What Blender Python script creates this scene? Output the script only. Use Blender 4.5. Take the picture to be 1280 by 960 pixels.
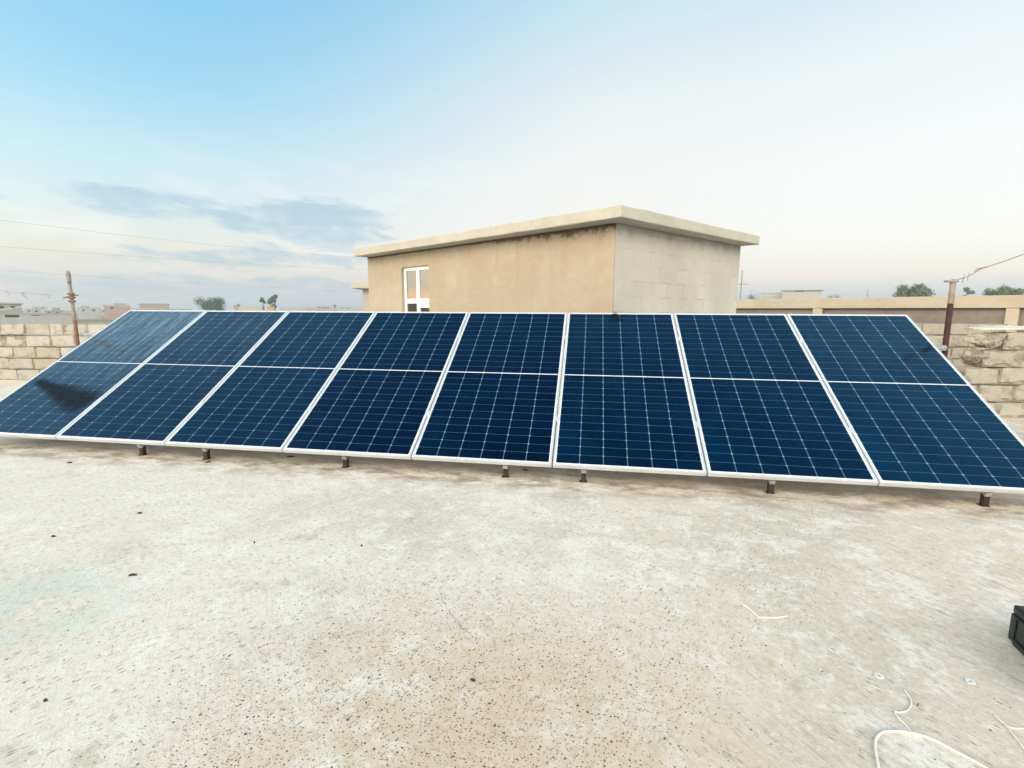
import bpy, bmesh, math, random
from mathutils import Vector, Matrix, noise as mnoise

for o in list(bpy.data.objects):
    bpy.data.objects.remove(o)
S = bpy.context.scene
COL = S.collection
R = math.radians

# ------------------------------------------------------------------ camera
FPX = 608.6                                   # focal length in pixels of a 1280 wide picture
CAM = Vector((1.426, -3.663, 1.341))
FWD = Vector((-0.157755, 0.976313, -0.148073))
RGT = Vector((0.987049, 0.160327, 0.005522))
UPV = Vector((-0.029131, 0.145284, 0.988961))
cam = bpy.data.cameras.new('camera')
cam.sensor_width = 36
cam.lens = FPX / 1280 * 36
cam.clip_start = 0.05
cam.clip_end = 6000
co = bpy.data.objects.new('camera', cam)
COL.objects.link(co)
co.matrix_world = Matrix((
    (RGT.x, UPV.x, -FWD.x, CAM.x),
    (RGT.y, UPV.y, -FWD.y, CAM.y),
    (RGT.z, UPV.z, -FWD.z, CAM.z),
    (0, 0, 0, 1)))
S.camera = co

# ------------------------------------------------------------------ light
SUN_AZ = R(-112)                              # measured from +y, clockwise
SUN_EL = R(24)
SKY_EL = R(9)
SUNV = Vector((math.sin(SUN_AZ) * math.cos(SUN_EL), math.cos(SUN_AZ) * math.cos(SUN_EL), math.sin(SUN_EL)))
sl = bpy.data.lights.new('sun', 'SUN')
sl.energy = 0.9
sl.angle = R(24)
sl.color = (1.0, 0.87, 0.70)
so = bpy.data.objects.new('sun', sl)
COL.objects.link(so)
so.rotation_euler = (-SUNV).to_track_quat('-Z', 'Y').to_euler()

S.view_settings.view_transform = 'Standard'
S.view_settings.look = 'None'
S.view_settings.exposure = 0.38
S.view_settings.gamma = 1
S.view_settings.use_curve_mapping = False


def srgb(r, g, b):
    f = lambda c: (c / 255 / 12.92) if c / 255 <= 0.04045 else ((c / 255 + 0.055) / 1.055) ** 2.4
    return (f(r), f(g), f(b), 1)


class NT:
    """small helper to write node trees"""
    def __init__(s, tree):
        s.t = tree
        s.n = tree.nodes
        s.l = tree.links

    def new(s, kind, **kw):
        n = s.n.new(kind)
        for k, v in kw.items():
            setattr(n, k, v)
        return n

    def put(s, sock, v):
        if v is None:
            return
        if isinstance(v, bpy.types.NodeSocket):
            s.l.new(v, sock)
        else:
            if sock.type == 'RGBA' and len(v) == 3:
                v = (*v, 1)
            sock.default_value = v

    def m(s, op, a, b=None, c=None, clamp=False):
        n = s.new('ShaderNodeMath', operation=op, use_clamp=clamp)
        for i, v in enumerate((a, b, c)):
            if v is not None:
                s.put(n.inputs[i], v)
        return n.outputs[0]

    def vm(s, op, a, b=None):
        n = s.new('ShaderNodeVectorMath', operation=op)
        s.put(n.inputs[0], a)
        if b is not None:
            s.put(n.inputs[1], b)
        return n.outputs['Value'] if op in ('DOT_PRODUCT', 'LENGTH', 'DISTANCE') else n.outputs[0]

    def mix(s, f, a, b, mode='MIX'):
        n = s.new('ShaderNodeMix', data_type='RGBA', blend_type=mode)
        s.put(n.inputs[0], f)
        s.put(n.inputs[6], a)
        s.put(n.inputs[7], b)
        return n.outputs[2]

    def ss(s, x, lo, hi, t0=0.0, t1=1.0):
        n = s.new('ShaderNodeMapRange', interpolation_type='SMOOTHSTEP')
        s.put(n.inputs['Value'], x)
        for k, v in (('From Min', lo), ('From Max', hi), ('To Min', t0), ('To Max', t1)):
            s.put(n.inputs[k], v)
        return n.outputs[0]

    def ramp(s, x, stops):
        n = s.new('ShaderNodeValToRGB')
        e = n.color_ramp.elements
        while len(e) > 1:
            e.remove(e[-1])
        e[0].position, e[0].color = stops[0]
        for p, c in stops[1:]:
            q = e.new(p)
            q.color = c
        s.put(n.inputs[0], x)
        return n.outputs[0]

    def map(s, v, scale=(1, 1, 1), rot=(0, 0, 0), loc=(0, 0, 0)):
        if any(rot) and scale != (1, 1, 1):
            v = s.map(v, rot=rot)
            rot = (0, 0, 0)
        n = s.new('ShaderNodeMapping')
        s.put(n.inputs['Vector'], v)
        n.inputs['Location'].default_value = loc
        n.inputs['Rotation'].default_value = rot
        n.inputs['Scale'].default_value = scale
        return n.outputs[0]

    def noise(s, v, scale, detail=4, rough=0.55, out=0, dist=0.0):
        n = s.new('ShaderNodeTexNoise')
        s.put(n.inputs['Vector'], v)
        n.inputs['Scale'].default_value = scale
        n.inputs['Detail'].default_value = detail
        n.inputs['Roughness'].default_value = rough
        n.inputs['Distortion'].default_value = dist
        return n.outputs[out]

    def voro(s, v, scale, feature='F1', rand=1.0):
        n = s.new('ShaderNodeTexVoronoi', feature=feature)
        s.put(n.inputs['Vector'], v)
        n.inputs['Scale'].default_value = scale
        n.inputs['Randomness'].default_value = rand
        return n


# ------------------------------------------------------------------ sky
W = bpy.data.worlds.new('World')
S.world = W
W.use_nodes = True
W.node_tree.nodes.clear()
n = NT(W.node_tree)
wo = n.new('ShaderNodeOutputWorld')
sky = n.new('ShaderNodeTexSky', sky_type='NISHITA')
sky.sun_disc = False
sky.sun_elevation = SKY_EL
sky.sun_rotation = SUN_AZ
sky.air_density = 1.0
sky.dust_density = 2.0
bg1 = n.new('ShaderNodeBackground')
n.put(bg1.inputs[0], sky.outputs[0])
bg1.inputs[1].default_value = 0.05
tc = n.new('ShaderNodeTexCoord')
d = tc.outputs['Generated']
sep = n.new('ShaderNodeSeparateXYZ')
n.put(sep.inputs[0], d)
el = sep.outputs[2]
FH = (-0.1597, 0.9872, 0.0)                   # heading of the street side of the sky
RH = (0.9872, 0.1597, 0.0)
fx = n.vm('DOT_PRODUCT', d, FH)
rx = n.vm('DOT_PRODUCT', d, RH)
az = n.m('ARCTAN2', rx, fx)                   # azimuth from the heading, + to the right
k = srgb
west = n.ramp(el, [(0.0, k(176, 200, 222)), (0.03, k(186, 206, 226)), (0.055, k(208, 213, 224)), (0.09, k(224, 222, 219)), (0.14, k(216, 228, 232)),
                   (0.22, k(196, 229, 240)), (0.34, k(150, 213, 243)), (0.48, k(125, 200, 242)), (0.80, k(92, 178, 232)), (0.93, k(40, 112, 178)), (1.0, k(14, 50, 100))])
east = n.ramp(el, [(0.0, k(184, 206, 230)), (0.03, k(206, 215, 232)), (0.06, k(238, 230, 231)), (0.12, k(248, 242, 240)),
                   (0.24, k(249, 245, 243)), (0.36, k(240, 243, 243)), (0.5, k(206, 233, 244)), (0.80, k(128, 196, 238)), (0.93, k(44, 118, 182)), (1.0, k(14, 50, 100))])
sidef = n.ss(n.m('ADD', az, n.m('MULTIPLY', el, -0.62)), -0.86, 0.02)
grad = n.mix(sidef, west, east)
grad = n.mix(1.0, grad, (0.755, 0.755, 0.73), 'MULTIPLY')
# bright half of the sky behind the viewpoint, warm towards the sunset
back = n.m('MULTIPLY', n.ss(n.m('MULTIPLY', fx, -1.0), -0.10, 0.65), n.ss(el, 0.88, 0.50))
warm = n.ss(n.vm('DOT_PRODUCT', d, (SUNV.x, SUNV.y, 0)), 0.1, 0.95)
backw = n.ss(el, -0.05, 0.42, 0.45, 1.0)
backc = n.mix(warm, (4.0, 3.65, 3.1), (4.7, 4.0, 3.1))
grad = n.mix(back, grad, n.mix(backw, (0, 0, 0), backc))
glow = n.m('MULTIPLY', n.ss(n.vm('DOT_PRODUCT', d, (math.sin(R(-97)), math.cos(R(-97)), 0)), 0.70, 0.99), n.ss(el, 0.046, 0.028))
grad = n.mix(glow, grad, (2.5, 1.05, 0.42))
# clouds: long grey-blue streaks low on the left
cv = n.new('ShaderNodeCombineXYZ')
n.put(cv.inputs[0], n.m('MULTIPLY', az, 13.0))
n.put(cv.inputs[1], n.m('ADD', n.m('MULTIPLY', el, 46.0), n.m('MULTIPLY', az, 4.0)))
cn = n.noise(cv.outputs[0], 1.0, 9, 0.66, dist=0.25)
cn2 = n.noise(n.map(cv.outputs[0], loc=(7.3, 2.1, 0.7)), 0.55, 5, 0.6)


wn1 = n.noise(n.map(cv.outputs[0], scale=(0.55, 0.4, 1), loc=(3, 8, 1)), 1.0, 6, 0.6, out=1)
wsep = n.new('ShaderNodeSeparateColor')
n.put(wsep.inputs[0], wn1)
az2 = n.m('ADD', az, n.m('MULTIPLY', n.m('SUBTRACT', wsep.outputs[0], 0.5), 0.42))
el2 = n.m('ADD', el, n.m('MULTIPLY', n.m('SUBTRACT', wsep.outputs[1], 0.5), 0.080))


def blob(a0, e0, wa, we):
    x = n.m('DIVIDE', n.m('SUBTRACT', az2, a0), wa)
    y = n.m('DIVIDE', n.m('SUBTRACT', el2, e0), we)
    q = n.m('ADD', n.m('MULTIPLY', x, x), n.m('MULTIPLY', y, y))
    return n.ss(q, 1.0, 0.0)


mA = n.m('MAXIMUM', blob(-0.37, 0.157, 0.22, 0.050), n.m('MULTIPLY', blob(-0.60, 0.164, 0.24, 0.030), 0.75))
mB = n.m('MAXIMUM', blob(-0.44, 0.089, 0.28, 0.022), n.m('MULTIPLY', blob(-0.55, 0.045, 0.40, 0.020), 0.8))
mA = n.m('MAXIMUM', mA, n.m('MULTIPLY', mB, 0.8))
cl = n.ss(n.m('ADD', cn, n.m('MULTIPLY', mA, 0.32)), 0.50, 0.84)
cl = n.m('MULTIPLY', cl, n.ss(mA, 0.0, 0.30))
grad = n.mix(n.m('MULTIPLY', cl, 0.78), grad, k(138, 170, 192))
# thin bright veil around the clouds
veil = n.m('MULTIPLY', n.ss(cn2, 0.45, 0.7), n.m('MAXIMUM', blob(-0.55, 0.12, 0.55, 0.10), blob(-0.1, 0.2, 0.8, 0.1)))
grad = n.mix(n.m('MULTIPLY', veil, 0.35), grad, k(224, 220, 217))
bg2 = n.new('ShaderNodeBackground')
n.put(bg2.inputs[0], grad)
bg2.inputs[1].default_value = 0.90
ad = n.new('ShaderNodeAddShader')
n.l.new(bg1.outputs[0], ad.inputs[0])
n.l.new(bg2.outputs[0], ad.inputs[1])
n.l.new(ad.outputs[0], wo.inputs[0])


# ------------------------------------------------------------------ helpers
def px(x, y, dist):
    """point at a horizontal distance (m) along the sight line of a photo pixel"""
    v = FWD + RGT * ((x - 640) / FPX) + UPV * ((480 - y) / FPX)
    return CAM + v * (dist / math.hypot(v.x, v.y))


def pz(x, y, z=0.0):
    v = FWD + RGT * ((x - 640) / FPX) + UPV * ((480 - y) / FPX)
    return CAM + v * ((z - CAM.z) / v.z)


def pplane(x, y, p0, nrm):
    v = FWD + RGT * ((x - 640) / FPX) + UPV * ((480 - y) / FPX)
    return CAM + v * ((p0 - CAM).dot(nrm) / v.dot(nrm))


def mat(name, fn):
    m = bpy.data.materials.new(name)
    m.use_nodes = True
    m.node_tree.nodes.clear()
    q = NT(m.node_tree)
    out = q.new('ShaderNodeOutputMaterial')
    b = q.new('ShaderNodeBsdfPrincipled')
    q.l.new(b.outputs[0], out.inputs[0])
    P = q.new('ShaderNodeTexCoord').outputs['Object']
    fn(q, b, P)
    return m


def bump(q, b, h, strength=0.3, dist=0.01):
    n_ = q.new('ShaderNodeBump')
    n_.inputs['Strength'].default_value = strength
    n_.inputs['Distance'].default_value = dist
    q.put(n_.inputs['Height'], h)
    q.l.new(n_.outputs[0], b.inputs['Normal'])


def plain(name, c1, c2, scale=6, rough=0.8, metal=0.0, bs=0.2, bd=0.004, detail=5):
    def fn(q, b, P):
        f = q.noise(P, scale, detail, 0.6)
        f2 = q.noise(P, scale * 7, 3, 0.6)
        q.put(b.inputs['Base Color'], q.mix(q.ss(q.m('ADD', f, q.m('MULTIPLY', q.m('SUBTRACT', f2, 0.5), 0.4)), 0.32, 0.68), c1, c2))
        b.inputs['Roughness'].default_value = rough
        b.inputs['Metallic'].default_value = metal
        bump(q, b, f2, bs, bd)
    return mat(name, fn)


def link(o, parent=None):
    COL.objects.link(o)
    if parent:
        o.parent = parent
    return o


def tag(o, label=None, cat=None, group=None, kind=None):
    for a, v in (('label', label), ('category', cat), ('group', group), ('kind', kind)):
        if v:
            o[a] = v
    return o


def empty(name, loc, label, cat, group=None, rz=0):
    o = bpy.data.objects.new(name, None)
    o.empty_display_size = 0.1
    o.location = loc
    o.rotation_euler = (0, 0, rz)
    link(o)
    return tag(o, label, cat, group)


class MB:
    def __init__(s):
        s.bm = bmesh.new()

    def poly(s, pts, faces):
        v = [s.bm.verts.new(p) for p in pts]
        for f in faces:
            s.bm.faces.new([v[i] for i in f])
        return v

    def box(s, lo, hi, T=None):
        pts = [Vector((x, y, z)) for z in (lo[2], hi[2]) for y in (lo[1], hi[1]) for x in (lo[0], hi[0])]
        if T:
            pts = [T(p) for p in pts]
        return s.poly(pts, [(0, 2, 3, 1), (4, 5, 7, 6), (0, 1, 5, 4), (2, 6, 7, 3), (0, 4, 6, 2), (1, 3, 7, 5)])

    def bar(s, a, b, w, h=None, up=Vector((0, 0, 1))):
        h = h or w
        a, b = Vector(a), Vector(b)
        z = (b - a).normalized()
        x = up.cross(z)
        if x.length < 1e-4:
            x = Vector((1, 0, 0))
        x.normalize()
        y = z.cross(x)
        s.box((-w / 2, -h / 2, 0), (w / 2, h / 2, (b - a).length), lambda p: a + x * p.x + y * p.y + z * p.z)

    def tube(s, pts, rad, seg=8, cap=True):
        pts = [Vector(p) for p in pts]
        rads = rad if isinstance(rad, (list, tuple)) else [rad] * len(pts)
        rings = []
        pv = None
        for i, p in enumerate(pts):
            t = (pts[min(i + 1, len(pts) - 1)] - pts[max(i - 1, 0)]).normalized()
            if pv is None:
                pv = t.orthogonal().normalized()
            pv = (pv - t * pv.dot(t)).normalized()
            q = t.cross(pv)
            rings.append([s.bm.verts.new(p + (pv * math.cos(2 * math.pi * k / seg) + q * math.sin(2 * math.pi * k / seg)) * rads[i]) for k in range(seg)])
        for a, b in zip(rings, rings[1:]):
            for k in range(seg):
                s.bm.faces.new((a[k], a[(k + 1) % seg], b[(k + 1) % seg], b[k]))
        if cap:
            s.bm.faces.new(rings[0][::-1])
            s.bm.faces.new(rings[-1])

    def build(s, name, material, parent=None, loc=(0, 0, 0), bevel=0, smooth=False, kind=None, seg=2):
        bmesh.ops.recalc_face_normals(s.bm, faces=s.bm.faces)
        me = bpy.data.meshes.new(name)
        s.bm.to_mesh(me)
        s.bm.free()
        if smooth:
            for f in me.polygons:
                f.use_smooth = True
        me.materials.append(material)
        o = bpy.data.objects.new(name, me)
        o.location = loc
        link(o, parent)
        if bevel:
            m = o.modifiers.new('bevel', 'BEVEL')
            m.width = bevel
            m.segments = seg
            m.limit_method = 'ANGLE'
        if kind:
            o['kind'] = kind
        return o


def catmull(pts, sub=8):
    P = [Vector(p) for p in pts]
    P = [P[0] * 2 - P[1]] + P + [P[-1] * 2 - P[-2]]
    out = []
    for i in range(1, len(P) - 2):
        for s_ in range(sub):
            t = s_ / sub
            a, b, c, e = P[i - 1], P[i], P[i + 1], P[i + 2]
            out.append(0.5 * ((2 * b) + (c - a) * t + (2 * a - 5 * b + 4 * c - e) * t * t + (3 * b - a - 3 * c + e) * t ** 3))
    out.append(P[-2])
    return out


# ------------------------------------------------------------------ materials
def concrete_floor(q, b, P):
    sx = q.new('ShaderNodeSeparateXYZ')
    q.put(sx.inputs[0], P)
    X, Y = sx.outputs[0], sx.outputs[1]
    n1 = q.noise(P, 0.55, 5, 0.6)
    n2 = q.noise(q.map(P, loc=(5, 9, 1)), 1.3, 6, 0.65)
    n3 = q.noise(q.map(P, loc=(1, 3, 7)), 4.5, 6, 0.7)
    n4 = q.noise(P, 38, 5, 0.75)
    n5 = q.noise(q.map(P, loc=(2, 8, 1)), 150, 3, 0.6)
    # trowel streaks, sweeping arcs
    st = q.noise(q.map(P, scale=(5, 36, 1), rot=(0, 0, R(-60))), 1.0, 5, 0.65, dist=0.6)
    st2 = q.noise(q.map(P, scale=(6, 52, 1), rot=(0, 0, R(52)), loc=(3, 1, 0)), 1.0, 5, 0.7, dist=0.8)
    white = (0.70, 0.66, 0.575)
    tan = (0.61, 0.525, 0.405)
    grey = (0.51, 0.47, 0.385)
    # line of an old pour joint: right of it the floor is tanner and coarsely trowelled
    jd = q.m('ADD', q.m('MULTIPLY', q.m('SUBTRACT', X, 2.0), 0.78), q.m('MULTIPLY', q.m('SUBTRACT', Y, -1.86), -0.62))
    jd = q.m('ADD', jd, q.m('MULTIPLY', q.m('SUBTRACT', q.noise(P, 1.7, 5, 0.6), 0.5), 0.7))
    joint = q.ss(jd, -0.12, 0.22)
    right = q.ss(q.m('ADD', X, q.m('MULTIPLY', q.m('SUBTRACT', n2, 0.5), 3.0)), 1.0, 2.9)
    tf = q.m('MAXIMUM', q.m('MULTIPLY', q.ss(n2, 0.50, 0.68), 0.45), q.m('MULTIPLY', right, 0.72))
    c = q.mix(tf, white, tan)
    c = q.mix(q.m('MULTIPLY', q.ss(n1, 0.50, 0.62), 0.55), c, grey)
    c = q.mix(q.m('MULTIPLY', q.ss(n3, 0.48, 0.64), 0.70), c, (0.78, 0.765, 0.71))
    # trowel arcs
    c = q.mix(q.m('MULTIPLY', q.ss(st, 0.53, 0.72), 0.40), c, (0.72, 0.70, 0.64))
    c = q.mix(q.m('MULTIPLY', q.m('MULTIPLY', q.ss(st2, 0.52, 0.68), q.m('MULTIPLY_ADD', joint, 0.7, 0.3)), 0.55), c, (0.34, 0.29, 0.225))
    # mottling at hand, finger and grain size
    m1 = q.noise(q.map(P, loc=(6, 2, 3)), 14, 6, 0.72, dist=0.4)
    c = q.mix(q.m('MULTIPLY', q.ss(m1, 0.52, 0.70), 0.40), c, (0.42, 0.37, 0.275))
    c = q.mix(q.m('MULTIPLY', q.ss(m1, 0.47, 0.34), 0.50), c, (0.76, 0.745, 0.70))
    c = q.mix(q.m('MULTIPLY', q.ss(n4, 0.50, 0.70), 0.45), c, (0.38, 0.33, 0.25))
    c = q.mix(q.m('MULTIPLY', q.ss(n4, 0.46, 0.34), 0.45), c, (0.78, 0.77, 0.73))
    c = q.mix(q.m('MULTIPLY', q.ss(n5, 0.54, 0.70), 0.40), c, (0.30, 0.25, 0.18))
    # mossy dirt, a washed-out green patch on the left, dirt and painted shade below the panels
    ms = q.noise(q.map(P, loc=(11, 4, 2)), 2.6, 6, 0.7)
    c = q.mix(q.m('MULTIPLY', q.ss(ms, 0.58, 0.72), 0.50), c, (0.36, 0.34, 0.225))
    gx = q.m('DIVIDE', q.m('ADD', X, 1.25), 0.75)
    gy = q.m('DIVIDE', q.m('ADD', Y, 2.05), 0.45)
    gm = q.m('MULTIPLY', q.ss(q.m('ADD', q.m('MULTIPLY', gx, gx), q.m('MULTIPLY', gy, gy)), 1.3, 0.0), q.ss(n3, 0.35, 0.6))
    c = q.mix(q.m('MULTIPLY', gm, 0.5), c, (0.42, 0.52, 0.47))
    shade_dirt = q.m('MULTIPLY', q.ss(q.m('ABSOLUTE', q.m('ADD', Y, -0.06)), 0.42, 0.0), q.ss(q.noise(q.map(P, scale=(1.0, 2.2, 1)), 3.2, 5, 0.7), 0.40, 0.64))
    c = q.mix(q.m('MULTIPLY', shade_dirt, 0.82), c, (0.19, 0.15, 0.105))  # brown dirt patches, deepened by shade painted along the low edge
    # dabs: stretched shallow marks left by the float
    for (rot_, lx) in ((-60, 2.0), (53, 7.0)):
        dv = q.voro(q.map(P, scale=(26, 85, 1), rot=(0, 0, R(rot_)), loc=(lx, 1, 0)), 1.0)
        dc = q.new('ShaderNodeSeparateColor')
        q.put(dc.inputs[0], dv.outputs['Color'])
        side = joint if rot_ > 0 else q.m('SUBTRACT', 1.0, joint)
        dm = q.m('MULTIPLY', q.m('LESS_THAN', dc.outputs[0], 0.42), q.ss(dv.outputs['Distance'], 0.46, 0.10))
        dm = q.m('MULTIPLY', dm, q.m('MULTIPLY', side, q.m('MULTIPLY', dc.outputs[1], q.ss(q.noise(q.map(P, loc=(lx, 3, 3)), 1.3, 4, 0.6), 0.30, 0.50))))
        c = q.mix(q.m('MULTIPLY', dm, 1.0), c, (0.27, 0.22, 0.15))
    # pits: small brown holes, thickest in the middle foreground
    dx = q.m('DIVIDE', q.m('SUBTRACT', X, 1.15), 1.15)
    dy = q.m('DIVIDE', q.m('SUBTRACT', Y, -2.45), 1.0)
    core = q.ss(q.m('ADD', q.m('MULTIPLY', dx, dx), q.m('MULTIPLY', dy, dy)), 1.7, 0.0)
    dens = q.m('ADD', q.m('MULTIPLY', core, 0.80), q.m('MULTIPLY', q.ss(q.noise(q.map(P, loc=(0, 5, 5)), 1.1, 4, 0.6), 0.40, 0.75), 0.22))
    dens = q.m('MULTIPLY', dens, q.m('SUBTRACT', 1.0, q.m('MULTIPLY', joint, 0.85)))
    rust = q.m('MULTIPLY', q.m('MULTIPLY', core, core), q.ss(n3, 0.34, 0.56))
    c = q.mix(q.m('MULTIPLY', rust, 0.62), c, (0.50, 0.385, 0.24))
    holes = None
    for sc, rad in ((48, 0.24), (76, 0.31), (120, 0.37)):
        v = q.voro(q.vm('ADD', P, q.vm('MULTIPLY', q.noise(P, 90, 2, 0.5, out=1), (0.006, 0.006, 0.0))), sc)
        cs = q.new('ShaderNodeSeparateColor')
        q.put(cs.inputs[0], v.outputs['Color'])
        on = q.m('LESS_THAN', cs.outputs[0], dens)
        r_ = q.m('MULTIPLY_ADD', cs.outputs[1], rad, 0.08)
        h = q.m('MULTIPLY', q.m('MULTIPLY', on, q.ss(v.outputs['Distance'], r_, q.m('MULTIPLY', r_, 0.45))), q.m('MULTIPLY_ADD', cs.outputs[2], 0.5, 0.5))
        holes = h if holes is None else q.m('MAXIMUM', holes, h)
    c = q.mix(q.m('MULTIPLY', holes, 0.95), c, (0.14, 0.078, 0.034))
    q.put(b.inputs['Base Color'], c)
    q.put(b.inputs['Roughness'], q.ss(n3, 0.3, 0.7, 0.75, 0.95))
    b.inputs['Specular IOR Level'].default_value = 0.25
    hgt = q.m('ADD', q.m('MULTIPLY', n4, 0.5), q.m('ADD', q.m('MULTIPLY', st2, 0.5), q.m('MULTIPLY', n5, 0.35)))
    hgt = q.m('SUBTRACT', hgt, q.m('MULTIPLY', holes, 0.9))
    bump(q, b, hgt, 0.55, 0.006)


M = {}
M['floor'] = mat('roof_concrete', concrete_floor)


def terrain_f(q, b, P):
    c = q.mix(q.ss(q.noise(P, 0.02, 6, 0.6), 0.4, 0.65), (0.34, 0.29, 0.20), (0.13, 0.14, 0.07))
    c = q.mix(q.ss(q.noise(P, 0.3, 4, 0.6), 0.5, 0.7), c, (0.26, 0.21, 0.14))
    q.put(b.inputs['Base Color'], c)
    b.inputs['Roughness'].default_value = 0.95


M['terrain'] = mat('dry_ground', terrain_f)

PW, PL = 1.143, 2.278                          # panel width and length
CX0, CX1, CY0, CY1 = -0.5555, 0.5555, 0.016, PL - 0.016


def cells_f(q, b, P):
    sx = q.new('ShaderNodeSeparateXYZ')
    q.put(sx.inputs[0], P)
    x, y = sx.outputs[0], sx.outputs[1]
    gap_y = 0.010
    mid = PL / 2
    xm = 0.006
    cw = (CX1 - CX0 - 2 * xm) / 6
    half = (CY1 - CY0) / 2 - gap_y / 2 - 0.008
    ch = half / 12
    u = q.m('DIVIDE', q.m('SUBTRACT', x, CX0 + xm), cw)
    ym = q.m('SUBTRACT', q.m('ABSOLUTE', q.m('SUBTRACT', y, mid)), gap_y / 2)
    v = q.m('DIVIDE', ym, ch)
    fu = q.m('MULTIPLY', q.m('SUBTRACT', 0.5, q.m('ABSOLUTE', q.m('SUBTRACT', q.m('FRACT', u), 0.5))), cw)
    fv = q.m('MULTIPLY', q.m('SUBTRACT', 0.5, q.m('ABSOLUTE', q.m('SUBTRACT', q.m('FRACT', v), 0.5))), ch)
    lineu = q.ss(fu, 0.0031, 0.0012)
    linev = q.ss(fv, 0.0022, 0.0008)
    # cut cell corners leave small white diamonds on every second row line
    dia = q.ss(q.m('ADD', fu, fv), 0.011, 0.008)
    edge = q.m('MAXIMUM', q.m('LESS_THAN', ym, 0.0), q.m('GREATER_THAN', v, 12.0))
    edge = q.m('MAXIMUM', edge, q.m('MAXIMUM', q.m('LESS_THAN', u, 0.0), q.m('GREATER_THAN', u, 6.0)))
    # nine thin busbars per cell
    fb = q.m('FRACT', q.m('MULTIPLY', u, 9.0))
    bus = q.ss(q.m('ABSOLUTE', q.m('SUBTRACT', fb, 0.5)), 0.05, 0.02)
    inf = q.new('ShaderNodeObjectInfo')
    rnd = inf.outputs['Random']
    cid = q.new('ShaderNodeCombineXYZ')
    q.put(cid.inputs[0], q.m('FLOOR', u))
    q.put(cid.inputs[1], q.m('FLOOR', q.m('MULTIPLY', y, 1 / ch)))
    q.put(cid.inputs[2], q.m('MULTIPLY', rnd, 50))
    wn = q.new('ShaderNodeTexWhiteNoise', noise_dimensions='3D')
    q.put(wn.inputs['Vector'], cid.outputs[0])
    tint = q.new('ShaderNodeAttribute', attribute_type='OBJECT', attribute_name='tint').outputs['Fac']
    hazed = q.new('ShaderNodeAttribute', attribute_type='OBJECT', attribute_name='dusty').outputs['Fac']  # grazing sky sheen painted into the panel colour
    c = q.mix(tint, (0.0001, 0.0014, 0.0085), (0.0001, 0.0125, 0.033))
    c = q.mix(q.m('MULTIPLY', wn.outputs[0], 0.45), c, (0.0015, 0.007, 0.032))
    big = q.noise(P, 1.6, 4, 0.6)
    c = q.mix(q.m('MULTIPLY', q.ss(big, 0.40, 0.70), q.m('MULTIPLY_ADD', tint, 0.6, 0.03)), c, (0.0002, 0.022, 0.055))
    c = q.mix(q.m('MULTIPLY', bus, 0.10), c, (0.02, 0.13, 0.24))
    c = q.mix(q.m('MULTIPLY', linev, 0.45), c, (0.06, 0.24, 0.38))
    c = q.mix(q.m('MAXIMUM', q.m('MULTIPLY', lineu, 0.33), q.m('MULTIPLY', dia, 0.46)), c, (0.34, 0.54, 0.68))
    c = q.mix(edge, c, (0.74, 0.78, 0.80))
    # thin film of dust, wiped off in places, plus painted haze of grazing sky
    dn = q.ss(q.noise(P, 5, 5, 0.7), 0.30, 0.80, 0.0, 0.0015)
    fleck = q.ss(q.noise(q.map(P, loc=(4, 2, 9)), 120, 2, 0.5), 0.73, 0.78)
    up_ = q.ss(y, 0.3, 2.2, 0.12, 1.0)
    strk = q.ss(q.noise(q.map(P, scale=(9, 1.2, 1)), 2.0, 5, 0.65), 0.35, 0.75, 0.4, 1.3)
    dn = q.m('MULTIPLY', q.m('ADD', dn, q.m('MULTIPLY', hazed, up_)), strk)
    dust_and_sheen = q.m('ADD', dn, q.m('MULTIPLY', fleck, 0.2))
    c = q.mix(dust_and_sheen, c, (0.30, 0.45, 0.56))
    q.put(b.inputs['Base Color'], c)
    q.put(b.inputs['Roughness'], q.ss(q.noise(P, 9, 4, 0.6), 0.3, 0.75, 0.07, 0.16))
    b.inputs['IOR'].default_value = 1.45
    b.inputs['Specular Tint'].default_value = (0.22, 0.62, 1.0, 1)


M['cells'] = mat('solar_cells', cells_f)


def reflection_f(q, b, P):
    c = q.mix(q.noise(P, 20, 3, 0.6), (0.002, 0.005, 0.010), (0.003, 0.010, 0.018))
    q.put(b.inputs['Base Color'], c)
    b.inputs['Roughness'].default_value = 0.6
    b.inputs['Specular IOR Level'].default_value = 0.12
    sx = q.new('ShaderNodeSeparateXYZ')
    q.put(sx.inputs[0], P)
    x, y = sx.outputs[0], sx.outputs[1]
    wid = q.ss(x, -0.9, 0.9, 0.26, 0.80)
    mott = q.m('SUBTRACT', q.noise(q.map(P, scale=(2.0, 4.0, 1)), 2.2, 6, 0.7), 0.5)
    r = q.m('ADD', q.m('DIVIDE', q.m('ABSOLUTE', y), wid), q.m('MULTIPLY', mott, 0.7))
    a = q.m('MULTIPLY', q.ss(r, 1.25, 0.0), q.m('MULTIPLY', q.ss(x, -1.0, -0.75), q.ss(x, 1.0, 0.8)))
    q.put(b.inputs['Alpha'], q.m('MULTIPLY', a, 0.9))


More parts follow.
